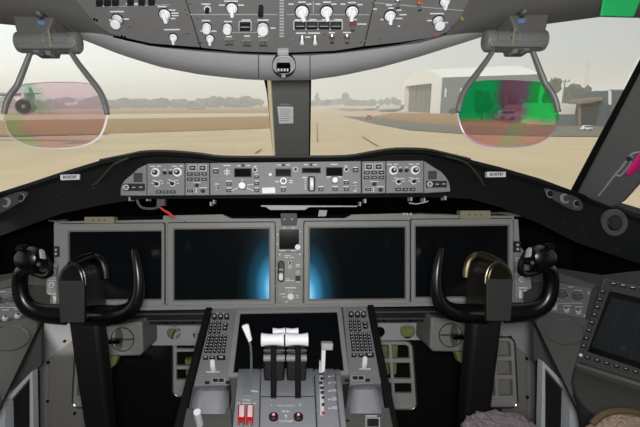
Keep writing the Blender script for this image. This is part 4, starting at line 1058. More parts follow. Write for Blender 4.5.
# lever slots and thrust levers
for x in (273.6, 298):
    b = MB()
    for ya, yb in ((372, 380), (380, 388), (388, 397.4)): b.prism(qf(ya, yb, .0066), rect(x - 3, ya, x + 3, yb), -.012, .0012)
    link('lever_slot', b, 'key_black', tq)
def thrust(x, w0, w1):
    base = at(x, 384, qd(384) + .03); dT = 1.075
    T = FP(dT)
    o = None
    # black lever body
    b = MB(); b.prism(FP(1.11), [(w0, 351), (w1, 351), (w1 + .4, 361), (w1 + .2, 364), (w1 - .6, 381), (w0 + .6, 381), (w0 - .2, 364), (w0 - .4, 361)], -.05, 0)
    o = link('thrust_lever', b, 'black_plastic', tq, bevel=.004)
    b = MB(); b.prism(FP(1.10), [(x - 2.6, 347), (x + 2.6, 347), (x + 2.6, 397), (x - 2.6, 397)], -.05, .004); link('lever_spine', b, 'black_soft', o, bevel=.002)
    for yc, hh in ((350.5, 1.2), (358, 3.4)):
        for xa, xb in ((w0, x - 3), (x + 3, w1)):
            b = MB(); p0, p1 = at(xa, yc, 1.105), at(xb, yc, 1.105)
            b.tube([p0, p1], hh * 1.1 / FPX, 14); link('lever_collar', b, 'console_grey' if hh < 2 else 'box_grey', o)
    # white waisted handle
    c = at(272.6 if x < 286 else 296.8, 339.6, dT); L = 11.1 * dT / FPX
    b = MB(); n = 12; pts = []; rad = []
    for i in range(n + 1):
        u = -1 + 2 * i / n; pts.append(c + R0 * L * u); rad.append(.0162 - .0032 * (1 - u * u))
    pts = [pts[0] - R0 * .001] + pts + [pts[-1] + R0 * .001]; rad = [.0140] + rad + [.0140]
    b.tube(pts, rad, 18); link('handle', b, 'white_knob', o)
    # smaller reverse handle behind
    xr = 279 if x < 286 else 292.2
    c = at(xr, 331.5, 1.14); L = 6 * 1.14 / FPX
    b = MB(); pts = [c + R0 * L * u for u in (-1.05, -1, -.5, 0, .5, 1, 1.05)]; b.tube(pts, [.008, .0095, .008, .0072, .008, .0095, .008], 14); r_ = link('reverse_handle', b, 'white_knob', o)
    b = MB(); b.prism(FP(1.14), rect(xr - 2, 333, xr + 2, 362), -.02, 0); link('reverse_stem', b, 'key_black', o)
thrust(273.6, 263.6, 284.8); thrust(298, 286.4, 306.6)
# speed brake lever
b = MB()
for ya, yb in ((372, 380), (380, 388), (388, 396)): b.prism(qf(ya, yb), rect(243.5, ya, 252, yb), -.01, .002)
sb = link('speedbrake_slot', b, 'rest_grey', tq)
b = MB(); b.tube([at(251.4, 372, 1.21), at(251.4, 356, 1.17), at(250.8, 346, 1.13), at(247.6, 336, 1.10)], .0032, 10); sl = link('speedbrake_lever', b, 'grey_rod', tq)
b = MB(); b.prism(FP(1.095), [(241.4, 326.4), (246, 324.6), (248.6, 325), (252, 341), (248.6, 342.6)], -.012, .0); link('lever_grip', b, 'white_knob', sl, bevel=.002)
# flap lever with its gate
b = MB()
for ya, yb in ((369, 377), (377, 386), (386, 396), (396, 405), (405, 415)): b.prism(qf(ya, yb, .001), [(319 + (ya - 369) * .03, ya), (322.8 + (ya - 369) * .03, ya), (322.8 + (yb - 369) * .03, yb), (319 + (yb - 369) * .03, yb)], -.01, .0015)
link('flap_gate', b, 'mark_white', tq)
for i, (y, x0, x1) in enumerate(((365, 318.6, 323), (373, 319, 323.4), (378, 320.4, 324), (382.4, 319.2, 322.6), (387.4, 320, 324), (392, 320.6, 324), (397, 321.6, 324.4), (404, 321.8, 324.4), (412.6, 322, 324.6))):
    f = QF(y + 1, .001)
    b = MB(); b.prism(f, rect(x0, y, x1, y + 2.2), .0, .003 if i else .02); link('gate_notch', b, 'console_dark' if i != 8 else 'red_guard', tq)
b = MB(); b.prism(FP(1.20), [(319.6, 362), (321.4, 361), (322.4, 365), (323.4, 373), (319, 373)], -.012, 0); link('gate_end', b, 'mark_white', tq, bevel=.001)
b = MB(); b.prism(FP(1.165), [(321.8, 345), (326, 345), (325, 372), (321, 372)], -.016, 0); fl = link('flap_lever', b, 'white_paint', tq, bevel=.002)
b = MB(); b.prism(FP(1.155), [(321.4, 343.6), (333.4, 343.6), (333, 350.6), (321.6, 350.6)], -.026, 0); link('flap_handle', b, 'mark_dim', fl, bevel=.003)
b = MB()
for y, s_ in ((376.4, '5'), (383, '15'), (391, '20'), (399.6, '25'), (408.4, '30')):
    f = QF(y, .001)
    b.text(f, 333.4 + (y - 376) * .03, y, s_, 3.9, .0016); b.prism(f, rect(328.4, y - .4, 330.6, y + .5), 0, .0012)
link('flap_numbers', b, 'mark_white', tq, flat=True)
# stabiliser cutout switches
Qa, Qb = QF(400.6), QF(403.8)
b = MB(); b.text(Qa, 246.6, 400.6, 'STAB', 2.4, .0012); b.text(Qb, 238.6, 403.8, 'L2', 2.2, .0012); b.text(Qb, 246.6, 403.8, 'NORM', 2.2, .0012); b.text(Qb, 254.6, 403.6, 'R2', 2.2, .0012)
line(b, QF(391), 250.6, 391, 258, 391.6, .7, .0012); link('lettering', b, 'mark_white', tq, flat=True)
QG = qf(407, 426, .002)
for x0, x1 in ((238.2, 245.4), (246.6, 253.6)):
    b = MB(); b.prism(QG, [(x0, 407.4), (x1, 407.4), (x1 - .4, 426), (x0 - .4, 426)], 0, .010); o = link('guard', b, 'red_guard', tq, bevel=.003)
    b = MB(); b.prism(QG, [(x0 + 1.4, 409), (x1 - 1, 409), (x1 - 1.2, 420.5), (x0 + 1, 420.5)], .010, .0112); link('guard_window', b, 'guard_pink', o)
    b = MB(); b.cyl(Q2, (x0 + x1) / 2 - .4, 427, 1.8, .0, .014, 10); link('toggle', b, 'steel', o)
# fuel control
b = MB()
for tx, x, y, h in (('L', 271.8, 405.8, 2.4), ('FUEL CONTROL', 286, 406, 1.8), ('R', 299.8, 405.2, 2.4), ('RUN', 286, 411.8, 2.6), ('CUTOFF', 286, 421.8, 2.6)): b.text(QF(y, .0065), x, y, tx, h, .0012)
b.prism(Q2c, [(285.6, 415.6), (286.4, 415.6), (286.4, 418.6), (285.6, 418.6)], 0, .0012); b.prism(Q2c, [(284.6, 416.2), (286, 414.6), (287.4, 416.2)], 0, .0012)
link('lettering', b, 'mark_white', tq, flat=True)
Qk = QF(418.6, .006)
for x in (273.6, 298.4):
    s = Qk.s_(x, 418.6)
    b = MB(); b.lathe(Qk, x, 418.6, [(5.6 * s, 0), (5.6 * s, .001)], 22); link('dial_ring', b, 'mark_dim', tq)
    b = MB(); b.lathe(Qk, x, 418.6, [(4.9 * s, 0), (4.7 * s, .008), (4 * s, .010), (2.8 * s, .009)], 22); o = link('fuel_knob', b, 'key_black', tq)
    b = MB(); b.lathe(Qk, x, 418.6, [(2.2 * s, .008), (2.0 * s, .0112)], 5); link('knob_insert', b, 'red_guard', o)
    b = MB(); b.lathe(Qk, x, 418.6, [(1.4 * s, .011), (1.2 * s, .0125)], 10); link('knob_centre', b, 'guard_pink', o)
screws(tq, QF(392.6, .006), [(264, 393), (286, 392.6), (307.5, 392.4)], 1.2, 'rest_grey')
screws(tq, Q2, [(239, 400.8), (257, 400.4), (317, 410)], 1.0, 'rest_grey')
b = MB(); line(b, Q2c, 261, 396.8, 314, 396.4, .6, .0008); link('seam', b, 'seam_dark', tq)

# ================================================================== side consoles
# right
AP = F3(at(546, 312, 1.34), at(585, 318, 1.27), at(556, 283, 1.42))
b = MB(); b.prism(AP, [(520, 262), (602, 274.5), (640, 270), (760, 300), (720, 560), (640, 470), (575, 404), (535, 322), (524, 300)], -.03, -.002); S('trim_18', b, 'console_dark')
b = MB(); b.prism(AP, [(536, 300), (548, 312), (588, 320), (600, 330), (578, 372), (572, 398), (537, 325)], -.02, .002); S('trim_19', b, 'console_grey')
b = MB(); b.prism(AP, [(525, 266), (560, 274), (596, 286), (592, 290), (556, 281), (526, 282)], -.02, .003); S('trim_20', b, 'console_grey')
def audio(lab, quad, K1, K2, MK, f):
    t = thing('audio_panel', lab, 'control panel', f.p(*quad[0]))
    plate(t, f, 'faceplate', quad, 'audio_grey', -.02, .004, .0015)
    g = Fr(f.w(0, 0, .004), f.ex, f.ey)
    for x, y in K1:
        s = g.s_(x, y); b = MB(); b.lathe(g, x, y, [(5 * s, 0), (4.8 * s, .008), (3.2 * s, .009), (3.0 * s, .016), (2.4 * s, .018)], 16); o = link('knob', b, 'console_grey', t)
        b = MB()
        for i in range(11):
            a = 2 * math.pi * i / 11
            b.prism(g, ell(x + 6 * math.cos(a), y + 6 * math.sin(a), .45, .45, 6), 0, .0006)
        link('dial_marks', b, 'mark_dim', t, flat=True)
    for x, y in K2:
        s = g.s_(x, y); b = MB(); b.lathe(g, x, y, [(2.9 * s, 0), (2.7 * s, .008), (1.6 * s, .010)], 12); o = link('knob', b, 'mark_dim', t)
        b = MB(); b.lathe(g, x, y, [(1.3 * s, .009), (1.2 * s, .012)], 10); link('cap', b, 'console_dark', o)
    marks(t, g, MK, 'mark_dim')
audio('grey audio panel with two ringed knobs left of the side tablet', [(555.4, 282.6), (592.2, 289.4), (585, 318.4), (545, 311.6)], ((562.4, 294.6), (577.6, 296.8)), ((554.4, 308.6), (566.8, 311), (578.6, 312.8)),
      [(568, 286.6, 574, 287.5), (559, 288.4, 564, 289.2), (574, 290, 582, 290.8), (556, 303, 583, 303.5), (552, 304.4, 558, 305.2), (563, 305.4, 571, 306.2), (575, 306.6, 583, 307.4), (588, 291.4, 589.6, 294.6), (583.6, 315, 585.4, 317)], AP)
b = MB(); b.lathe(AP, 565, 332, [(.050, .003), (.050, .006), (.045, .006), (.040, -.002)], 28); o = link('cup_holder', b, 'console_grey'); props(o, 'shallow round cup holder recess below the right audio panel', 'cup holder')
# left mirror, mostly outside the frame
def mfr(f):
    return Fr(mir(f.o), V((f.ex.x, -f.ex.y, -f.ex.z)), V((-f.ey.x, f.ey.y, f.ey.z)))
AL = mfr(AP)
if AL.n.dot(ray(20, 310)) > 0: AL = Fr(AL.o, AL.ex, -AL.ey)
ML = lambda pts: [(574 - x, y + 4.2) for x, y in pts]
b = MB(); b.prism(AL, ML([(520, 262), (602, 274.5), (640, 270), (760, 300), (720, 560), (640, 470), (575, 404), (535, 322), (524, 300)]), -.03, -.002); S('trim_21', b, 'console_dark')
b = MB(); b.prism(AL, ML([(536, 300), (548, 312), (588, 320), (600, 330), (578, 372), (572, 398), (537, 325)]), -.02, .002); S('trim_22', b, 'console_grey')
b = MB(); b.prism(AL, ML([(525, 266), (560, 274), (596, 286), (592, 290), (556, 281), (526, 282)]), -.02, .003); S('trim_23', b, 'console_grey')
audio('grey audio panel cut by the left photo edge beside the left yoke', ML([(555.4, 282.6), (592.2, 289.4), (585, 318.4), (545, 311.6)]), ML([(562.4, 294.6), (577.6, 296.8)]), ML([(556.4, 312.6), (568.8, 315), (580.6, 316.8)]),
      [(0, 291.4, 6, 292.2), (10, 292.4, 15, 293.2), (-8, 307.2, 18, 307.8), (14, 308.8, 20, 309.6), (2, 309.6, 9, 310.4)], AL)
b = MB(); b.lathe(AL, 9, 338, [(.050, .003), (.050, .006), (.045, .006), (.040, -.002)], 28); o = link('cup_holder', b, 'console_grey'); props(o, 'shallow round cup holder recess below the left audio panel', 'cup holder')

# tablet computer on the right console
TB = F3(at(576, 362, 1.10), at(676, 390, .94), at(603, 277, 1.24))
tb = thing('tablet_computer', 'slanted dark tablet screen with rows of keys on the right console', 'tablet', TB.p(640, 340))
o_ = [(602.6, 276.6), (708, 300), (694, 402), (574.4, 364)]; i_ = [(609.6, 291.6), (700, 312), (686, 385), (588, 352.4)]
b = MB(); b.prism(TB, o_, -.03, -.004); link('case', b, 'console_grey', tb, bevel=.004)
b = MB(); b.ring(TB, [(605.4, 280.6), (704, 303), (691, 397), (578, 362.4)], i_, -.006, .004); link('bezel', b, 'console_dark', tb, bevel=.0015)
b = MB(); b.prism(TB, i_, -.006, .0005); sc_ = link('screen', b, 'tablet_glass', tb)
b = MB(); line(b, TB, 620, 306, 607.6, 355, .8, .001); line(b, TB, 640, 313, 630, 363, .8, .001); b.prism(TB, [(620, 345), (627, 346.6), (625.6, 352), (618.6, 350.2)], 0, .001); link('screen_lines', b, 'key_black', sc_, flat=True)
b = MB(); b.ring(TB, i_, [(612, 297), (690, 316), (681, 376), (591, 347)], .0, .0012); link('screen_border', b, 'window_black', sc_)
for i in range(8):
    u = (i + .4) / 8; x, y = 604.4 - 21.5 * u, 290 + 62 * u
    b = MB(); b.prism(TB, [(x - 2, y - 2.2), (x + 2.6, y - 1.2), (x + 1.8, y + 1.8), (x - 2.8, y + .8)], .004, .008); k = link('line_key', b, 'key_black', tb, bevel=.0006)
    b = MB(); b.prism(TB, [(x - 1, y - .5), (x + 1.2, y), (x + 1, y + .8), (x - 1.2, y + .3)], .008, .0086); link('key_legend', b, 'mark_dim', k)
for i in range(7):
    x, y = 588.4 + 9.6 * i, 358.8 + 2.9 * i
    b = MB(); b.prism(TB, [(x - 2.6, y - 1.8), (x + 2.8, y - .4), (x + 2.4, y + 2), (x - 3, y + .6)], .004, .008); k = link('soft_key', b, 'key_black', tb, bevel=.0006)
    b = MB(); b.prism(TB, [(x - .8, y - .3), (x + 1, y + .2), (x + .8, y + .9), (x - 1, y + .4)], .008, .0086); link('key_legend', b, 'mark_dim', k)
for x, y in ((614.4, 285.4), (624, 287.2), (633.6, 289.4), (643, 291.6)):
    b = MB(); b.prism(TB, [(x - 2.6, y - 1.6), (x + 2.6, y - .4), (x + 2.2, y + 1.6), (x - 3, y + .4)], .004, .008); k = link('top_key', b, 'key_black', tb, bevel=.0006)
    b = MB(); b.prism(TB, [(x - 1.6, y - .5), (x + 1.6, y + .2), (x + 1.4, y + .8), (x - 1.8, y + .1)], .008, .0086); link('key_legend', b, 'mark_white', k)
b = MB(); b.cyl(TB, 581.4, 356.4, 1.6, .004, .006, 10); link('sensor', b, 'mark_white', tb)
b = MB(); b.cyl(TB, 603.4, 292.6, 1.6, .004, .006, 10); link('sensor', b, 'mark_white', tb)
TL_ = F3(at(575, 366, 1.12), at(676, 396, .96), at(576, 404, 1.02))
if TL_.n.dot(ray(600, 390)) > 0: TL_ = Fr(TL_.o, TL_.ex, -TL_.ey)
b = MB(); b.prism(TL_, [(574, 365), (692, 401), (690, 440), (640, 432)] + smooth([(608, 422), (588, 408), (576, 395), (571, 380)], 3), -.16, 0); o = link('console_drawer', b, 'console_dark', bevel=.006); props(o, 'dark rounded console unit under the slanted tablet', 'console')

# air vent and map light panels on the glareshield wings
VF = FP(depth(surf(614, 223)) - .010)
t = thing('air_vent', 'round grey air vent below the right pillar', 'air vent', VF.p(614, 223))
s = VF.s_(614, 223)
b = MB(); b.lathe(VF, 614, 223, [(14.2 * s, -.05), (13.8 * s, .0), (12.6 * s, .006), (8 * s, .005), (7.4 * s, .002)], 32); link('ring', b, 'console_grey', t)
b = MB(); b.lathe(VF, 614, 223, [(7.4 * s, -.01), (7.3 * s, .004), (6.4 * s, .007)], 24); g_ = link('nozzle', b, 'black_plastic', t)
b = MB()
for k in (-4, -2, 0, 2, 4): line(b, VF, 610, 223 + k, 618, 223 + k + .6, .8, .0095)
link('nozzle_slats', b, 'console_dark', g_, flat=True)
def maplight(lab, X, c, fr):
    t = thing('map_light_panel', lab, 'control panel', fr.p(*X(*c)))
    pts = [X(*q) for q in smooth([(543.4, 189.4), (547, 187.4), (556, 188.6), (570, 194), (579, 199), (582.6, 204.6), (581, 210.4), (572, 209.6), (560, 203.6), (548.6, 196.4)], 3, True)]
    b = MB(); b.prism(fr, pts, -.02, .002); link('plate', b, 'console_grey', t, bevel=.002)
    fr = Fr(fr.o + fr.n * .002, fr.ex, fr.ey)
    for x, y, m, r in ((549.4, 193.8, 'key_black', 3.3), (576, 203.8, 'key_black', 2.7)):
        b = MB(); b.cyl(fr, *X(x, y), r + .9, 0, .001, 18); o = link('socket_ring', b, 'mark_dim', t)
        b = MB(); b.cyl(fr, *X(x, y), r, 0, .004, 18); link('socket', b, m, o)
    b = MB(); b.cyl(fr, *X(563.8, 198.8), 5, 0, .006, 20); o = link('dimmer_knob', b, 'mark_dim', t)
    b = MB(); b.cyl(fr, *X(563.8, 198.8), 3, .006, .014, 16); link('cap', b, 'console_grey', o)
MLF = SF(563, 201, (580, 206), (563, 207))
maplight('oval grey map light panel below the right pillar foot', lambda x, y: (x, y), (563, 199), MLF)
MRF = SF(9, 205, (26, 198), (9, 211))
maplight('oval grey map light panel on the glareshield at the left photo edge', lambda x, y: (571 - x, y + 4), (563, 199), MRF)
for k, (x, y) in enumerate(((564.5, 222), (585, 234.5), (582, 226), (58, 195), (94, 188), (45, 230), (618, 249))):
    p = surf(x, y); b = MB(); b.blob(p, .0022, 1, 0); o = link('rivet', b, 'console_grey'); props(o, 'tiny grey rivet on the black glareshield wing', 'rivet', 'rivets on the black glareshield wings')

# ================================================================== head-up displays
def hud(lab, X, gm):
    f = FP(.93); t = thing('head_up_display', lab, 'head-up display', f.p(*X(56, 40)))
    # projector drum hanging from the roof
    b = MB(); n = 18
    def drum(px_, k): 
        c = f.p(*X(px_, 42.4)); r = 10.4 * k * .93 / FPX
        return [c + V((0, r * math.sin(2 * math.pi * i / n), r * math.cos(2 * math.pi * i / n))) for i in range(n)]
    b.loft([drum(x, k) for x, k in ((17, .7), (18.4, .92), (21, 1), (48, 1), (49, .93), (70, .93), (71, 1), (77, 1), (79.6, .92), (80.6, .7))], True, True); link('drum', b, 'hud_grey', t)
    b = MB(); b.prism(f, [X(*q) for q in [(16, 18), (58, 20), (52, 34), (48.4, 51), (29, 51), (21, 36)]], -.05, .016); link('mount_bracket', b, 'hud_dark', t, bevel=.004)
    b = MB(); b.prism(f, [X(*q) for q in [(20, 49), (24, 52), (76, 51.4), (79, 48), (79, 45), (20, 46)]], -.02, .02); link('lower_fairing', b, 'hud_grey', t, bevel=.004)
    b = MB(); b.cyl(f, *X(46, 19.5), 3.6, .0, .024, 12); o = link('pivot_bolt', b, 'console_dark', t)
    b = MB(); b.cyl(f, *X(46, 19.5), 2.0, .024, .03, 8); link('pivot_nut', b, 'hud_grey', o)
    b = MB(); b.prism(f, [X(*q) for q in [(42, 24.4), (50, 25.4), (49, 29.4), (44, 28.6)]], .016, .02); link('status_lens', b, 'blue_light', t)
    b = MB(); b.prism(f, [X(*q) for q in [(46.8, 52), (52.4, 52), (53, 56.6), (48.4, 56.6)]], -.01, .01); link('sensor', b, 'hud_grey', t, bevel=.001)
    b = MB(); b.prism(f, [X(*q) for q in [(36, 51), (42, 51), (40, 54.6), (36, 54)]], -.01, .01); link('latch', b, 'hud_grey', t)
    b = MB(); b.tube([f.p(*X(48.6, 30), .02), f.p(*X(50.6, 47), .02)], .0012, 6); link('cable', b, 'olive_plate', t)
    for q in ((60, 35), (58, 44), (74.5, 40)):
        b = MB(); b.cyl(f, *X(*q), .9, .012, .025, 8); link('screw', b, 'steel', t)
    g = FP(.95)
    for pts in ([(31, 51), (26, 64), (20.5, 78), (17, 86), (11, 94), (6.6, 103), (4, 113.5)], [(70, 51), (78, 63), (88, 76), (97, 87.5), (102, 96), (105.6, 106), (107, 114)]):
        sp = smooth(pts, 4); L = len(sp)
        b = MB(); b.tube([g.p(*X(*q), .012) for q in sp], [.0050 + .0012 * min(1, i / 8) if i < L - 3 else .0055 for i in range(L)], 10, flat=1.3); link('support_arm', b, 'arm_grey', t)
    go = [X(*q) for q in smooth([(20, 85.6), (40, 83), (62, 82.2), (84, 83), (98, 86.4), (105, 100), (107.4, 114), (104, 128), (97, 139), (82, 146), (60, 148.6), (34, 147), (16, 140), (7, 130), (4, 113), (9, 98)], 3, True)]
    b = MB(); b.prism(g, go, -.003, .003); link('combiner_glass', b, gm, t)
    low = [X(*q) for q in smooth([(4, 113), (7, 130), (16, 140), (34, 147), (60, 148.6), (82, 146), (97, 139), (104, 128), (107.4, 114)], 4)]
    b = MB(); b.tube([g.p(*q) for q in low], [.0012 + .0016 * (i / len(low)) for i in range(len(low))], 8); link('glass_rim', b, 'mark_white' if gm == 'combiner_pink' else 'rim_tint', t)
    b = MB(); b.tube([g.p(*X(*q)) for q in smooth([(20, 85.6), (40, 83), (62, 82.2), (84, 83), (98, 86.4)], 3)], .0008, 6); link('top_edge', b, 'rim_tint', t)
mat('rim_tint', (178, 150, 178), .3)
hud('head-up display with pink tinted glass hanging before the left seat', lambda x, y: (x, y), 'combiner_pink')
hud('head-up display with green and red tinted glass hanging before the hangar', lambda x, y: (563.5 - (x - (0 if 17 < x < 81 and y < 57 else 0)) * 1.0 + (x - 56) * .03, y - 1.8 if y < 60 else y - 1.8), 'combiner_green')

# ================================================================== seats
def fleece_cushion(lab, c, r, m, nm, cat, amp=.06):
    b = MB(); r0 = bmesh.ops.create_icosphere(b.bm, subdivisions=6, radius=1)
    for v in r0['verts']:
        n = v.co.normalized(); q = V((abs(n.x) ** .55 * math.copysign(1, n.x), abs(n.y) ** .55 * math.copysign(1, n.y), abs(n.z) ** .8 * math.copysign(1, n.z)))
        k = 1 + amp * noise.noise(n * 9) + amp * .8 * noise.noise(n * 23) + amp * .5 * noise.noise(n * 50)
        v.co = V(c) + V((q.x * r[0], q.y * r[1], q.z * r[2])) * k
    o = link(nm, b, m)
    return o
sc0 = at(501, 440, 1.0)
t = thing('pilot_seat', 'pilot seat with mauve grey sheepskin cushion at the bottom right', 'seat', V((sc0.x, sc0.y - .1, FL)))
o = fleece_cushion('', (sc0.x, sc0.y - .08, sc0.z - .004), (.088, .14, .058), 'fleece', 'sheepskin_cushion', 'seat'); 
c_ = o.location.copy(); o.parent = t; o.location = c_ - ABS[t.name]
b = MB(); b.box((sc0.x, sc0.y - .10, sc0.z - .08), (.20, .30, .06)); link('seat_pan', b, 'console_dark', t, bevel=.02)
b = MB(); b.box((sc0.x, sc0.y - .10, (sc0.z - .11 + FL) / 2), (.14, .20, sc0.z - .11 - FL)); link('seat_base', b, 'black_plastic', t, bevel=.02)
sc1 = at(628, 428, .92)
t = thing('fabric_bag', 'tan patterned fabric bag beside the sheepskin seat under the console', 'bag', V((sc1.x, sc1.y - .1, sc1.z - .225)))
o = fleece_cushion('', (sc1.x + .01, sc1.y - .05, sc1.z - .10), (.10, .10, .135), 'tan_cloth', 'bag_body', 'bag', .03)
c_ = o.location.copy(); o.parent = t; o.location = c_ - ABS[t.name]
bz = sc1.z - .225; bb = MB(); bb.box((sc1.x + .02, sc1.y - .05, (bz + FL) / 2), (.24, .24, bz - FL)); S('trim_24', bb, 'console_dark', bevel=.01)
b = MB(); b.tube([at(x, y, .86) for x, y in smooth([(592, 424), (602, 415), (616, 411), (634, 412), (650, 418)], 4)], .006, 8); link('bag_strap', b, 'leaf_brown', t)
# ================================================================== outside the windows
def G_(px, py, lift=0.0): return ground_pt(px, py, ZG + lift)
def gpoly(nm, pts, m, lift):
    b = MB(); b.loft([[G_(x, y, lift - .02) for x, y in pts], [G_(x, y, lift) for x, y in pts]], True, True); return S(nm, b, m, flat=True)
b = MB(); b.box((0, 900, ZG - .3), (3000, 1900, .5)); S('ground', b, 'concrete')
gpoly('ground_grass', [(-120, 110.2), (284, 106.6), (284, 127.6), (176, 131.4), (100, 133.2), (-120, 137)], 'grass_dry', .02)
gpoly('ground_taxiway', [(-120, 116.2), (140, 113.8), (284, 112.8), (284, 116), (140, 118.4), (-120, 122)], 'concrete_pale', .04)
gpoly('ground_edge', [(-120, 137), (100, 133.2), (110, 134), (-120, 140)], 'asphalt', .04)
gpoly('ground_verge', [(371, 116.6), (392, 113.4), (470, 112.4), (800, 112), (800, 132), (640, 131.4), (556, 130.4), (470, 127.6), (420, 122.6)], 'grass_orange', .02)
gpoly('ground_shoulder', [(343, 116.2), (371, 116.8), (420, 122.4), (470, 126), (556, 126.2), (800, 126), (800, 137), (560, 136.4), (470, 134), (410, 130), (376, 124)], 'asphalt', .04)
gpoly('ground_island', [(331, 108), (368, 109), (388, 110.4), (346, 111.4)], 'grass_dry', .02)
b = MB(); b.poly([G_(*q, .06) for q in [(362, 136.8), (363.2, 136.6), (379, 146), (377.6, 146)]]); S('ground_mark', b, 'asphalt', flat=True)
b = MB()
for q in ([(316.6, 122), (317.2, 122), (318, 142), (317, 142)], [(260, 149), (262, 149), (256, 153), (254, 153)]): b.poly([G_(*p, .06) for p in q])
S('ground_line', b, 'grass_dry', flat=True)

def up(px, pyb, pyt):
    """point above the ground spot (px,pyb) that shows at row pyt"""
    g = G_(px, pyb); r = ray(px, pyt); k = math.hypot(g.x, g.y) / math.hypot(r.x, r.y)
    return V((g.x, g.y, C.z + r.z * k))

# hangar
hg = thing('hangar', 'large white hangar with arched white roof and open front', 'hangar', G_(440, 113.6))
A, B_ = G_(440, 113.6), G_(401.6, 111.4); Cc = G_(536, 113.9)
dv = Cc - A; D_ = B_ + dv
hA = up(440, 113.6, 77.6).z - ZG; zE = ZG + hA
rA = (A + B_) / 2; zr = up(420.5, 112.4, 69.6).z
Z = lambda p, z: V((p.x, p.y, z))
fr_d = (A - B_); fw = fr_d.length; e1 = fr_d / fw; nrm = V((-e1.y, e1.x, 0)); 
if nrm.dot(dv) < 0: nrm = -nrm
b = MB()
arc = [B_.lerp(A, t) for t in (0, .12, .3, .5, .7, .88, 1)]; arz = [zE, zE + (zr - zE) * .34, zE + (zr - zE) * .78, zr, zr - (zr - zE) * .02, zE + (zr - zE) * .5, zE]
arz = [zE, zE + (zr - zE) * .4, zE + (zr - zE) * .86, zr, zE + (zr - zE) * .86, zE + (zr - zE) * .4, zE]
b.loft([[Z(p, z) for p, z in zip(arc, arz)], [Z(p + dv, z) for p, z in zip(arc, arz)], [Z(p + dv, z - .6) for p, z in zip(arc, arz)], [Z(p, z - .6) for p, z in zip(arc, arz)]]); link('roof', b, 'hangar_white', hg, flat=True)
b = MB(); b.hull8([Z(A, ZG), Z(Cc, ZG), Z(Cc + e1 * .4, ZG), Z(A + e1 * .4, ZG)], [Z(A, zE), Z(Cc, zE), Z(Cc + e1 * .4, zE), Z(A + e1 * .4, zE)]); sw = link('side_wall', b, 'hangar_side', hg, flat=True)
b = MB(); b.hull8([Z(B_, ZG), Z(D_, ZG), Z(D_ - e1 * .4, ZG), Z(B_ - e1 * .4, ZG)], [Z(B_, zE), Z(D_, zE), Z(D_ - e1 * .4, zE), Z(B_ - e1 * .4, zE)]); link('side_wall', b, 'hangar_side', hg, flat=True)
b = MB(); b.poly([Z(p, z) for p, z in zip(arc, arz)] + [Z(A, zE - 2), Z(B_, zE - 2)]); link('gable', b, 'hangar_white', hg, flat=True)
for t0, t1 in ((.0, .09), (.80, 1.0)):
    p, q = B_.lerp(A, t0), B_.lerp(A, t1); off = -nrm * .4
    b = MB(); b.hull8([Z(p + off, ZG), Z(q + off, ZG), Z(q + nrm * 3, ZG), Z(p + nrm * 3, ZG)], [Z(p + off, zE), Z(q + off, zE), Z(q + nrm * 3, zE), Z(p + nrm * 3, zE)]); link('front_column', b, 'hangar_white', hg, flat=True)
b = MB(); p, q = B_.lerp(A, .09) + nrm * 2.2, B_.lerp(A, .8) + nrm * 2.2
b.hull8([Z(p, ZG), Z(q, ZG), Z(q + nrm * .4, ZG), Z(p + nrm * .4, ZG)], [Z(p, zE), Z(q, zE), Z(q + nrm * .4, zE), Z(p + nrm * .4, zE)]); dr = link('sliding_door', b, 'hangar_dark', hg, flat=True)
b = MB()
for u in (.33, .5, .66, .8): 
    c = p.lerp(q, u) - nrm * .1; b.box((c.x, c.y, ZG + hA / 2), (.35, .35, hA))
for z in (.25, .5, .75): 
    b.hull8([Z(p - nrm * .15, ZG + hA * z), Z(q - nrm * .15, ZG + hA * z), Z(q, ZG + hA * z), Z(p, ZG + hA * z)], [Z(p - nrm * .15, ZG + hA * z + .3), Z(q - nrm * .15, ZG + hA * z + .3), Z(q, ZG + hA * z + .3), Z(p, ZG + hA * z + .3)])
link('door_ribs', b, 'shed_grey', dr, flat=True)
b = MB()
for u in (.05, .22): 
    c = A.lerp(Cc, u); b.box((c.x, c.y - .3, zE - hA * .42), (1.2, .3, hA * .24))
link('wall_vent', b, 'hangar_white', sw, flat=True)

def vbox(root, nm, x0, x1, pyb, yt0, yt1, m, thick=8, dy=0):
    """a wall slab standing on the ground line at row pyb"""
    b = MB(); p, q = G_(x0, pyb), G_(x1, pyb); q = V((q.x, p.y, ZG)); p = p + V((0, dy, 0)); q = q + V((0, dy, 0))
    z0, z1 = up(x0, pyb, yt0).z, up(x1, pyb, yt1).z; d = V((0, thick, 0))
    b.hull8([p, q, q + d, p + d], [Z(p, z0), Z(q, z1), Z(q + d, z1), Z(p + d, z0)]); return link(nm, b, m, root, flat=True)
def vpart(root, nm, pyb, x0, y0, x1, y1, m, thick=.4, dy=-.3):
    """panel on the same facade, from row y0 to y1"""
    f = VP(G_(x0, pyb).y + dy); b = MB(); b.prism(f, rect(x0, y0, x1, y1), -thick, 0); return link(nm, b, m, root, flat=True)
sh = thing('maintenance_shed', 'long low grey shed with brown roof edge and a dark doorway', 'shed', G_(595, 126))
vbox(sh, 'wall', 579, 611, 126, 104, 101.4, 'shed_grey', .6)
vpart(sh, 'doorway', 126, 581.6, 105, 599, 126, 'shed_dark'); vpart(sh, 'door_post', 126, 578.8, 103.6, 581, 126, 'shed_roof'); vpart(sh, 'wall_sheet', 126, 599.6, 106, 611, 126, 'block_grey')
f = VP(G_(590, 126).y - .8); b = MB(); b.prism(f, [(577, 104.2), (577, 100.8), (580, 100), (611, 96.2), (611, 99), (580, 103.6)], -3, 0); link('roof', b, 'shed_roof', sh, flat=True)
wh = thing('white_annex', 'white walled annex with grey lower block left of the brown roofed shed', 'annex', G_(560, 126))
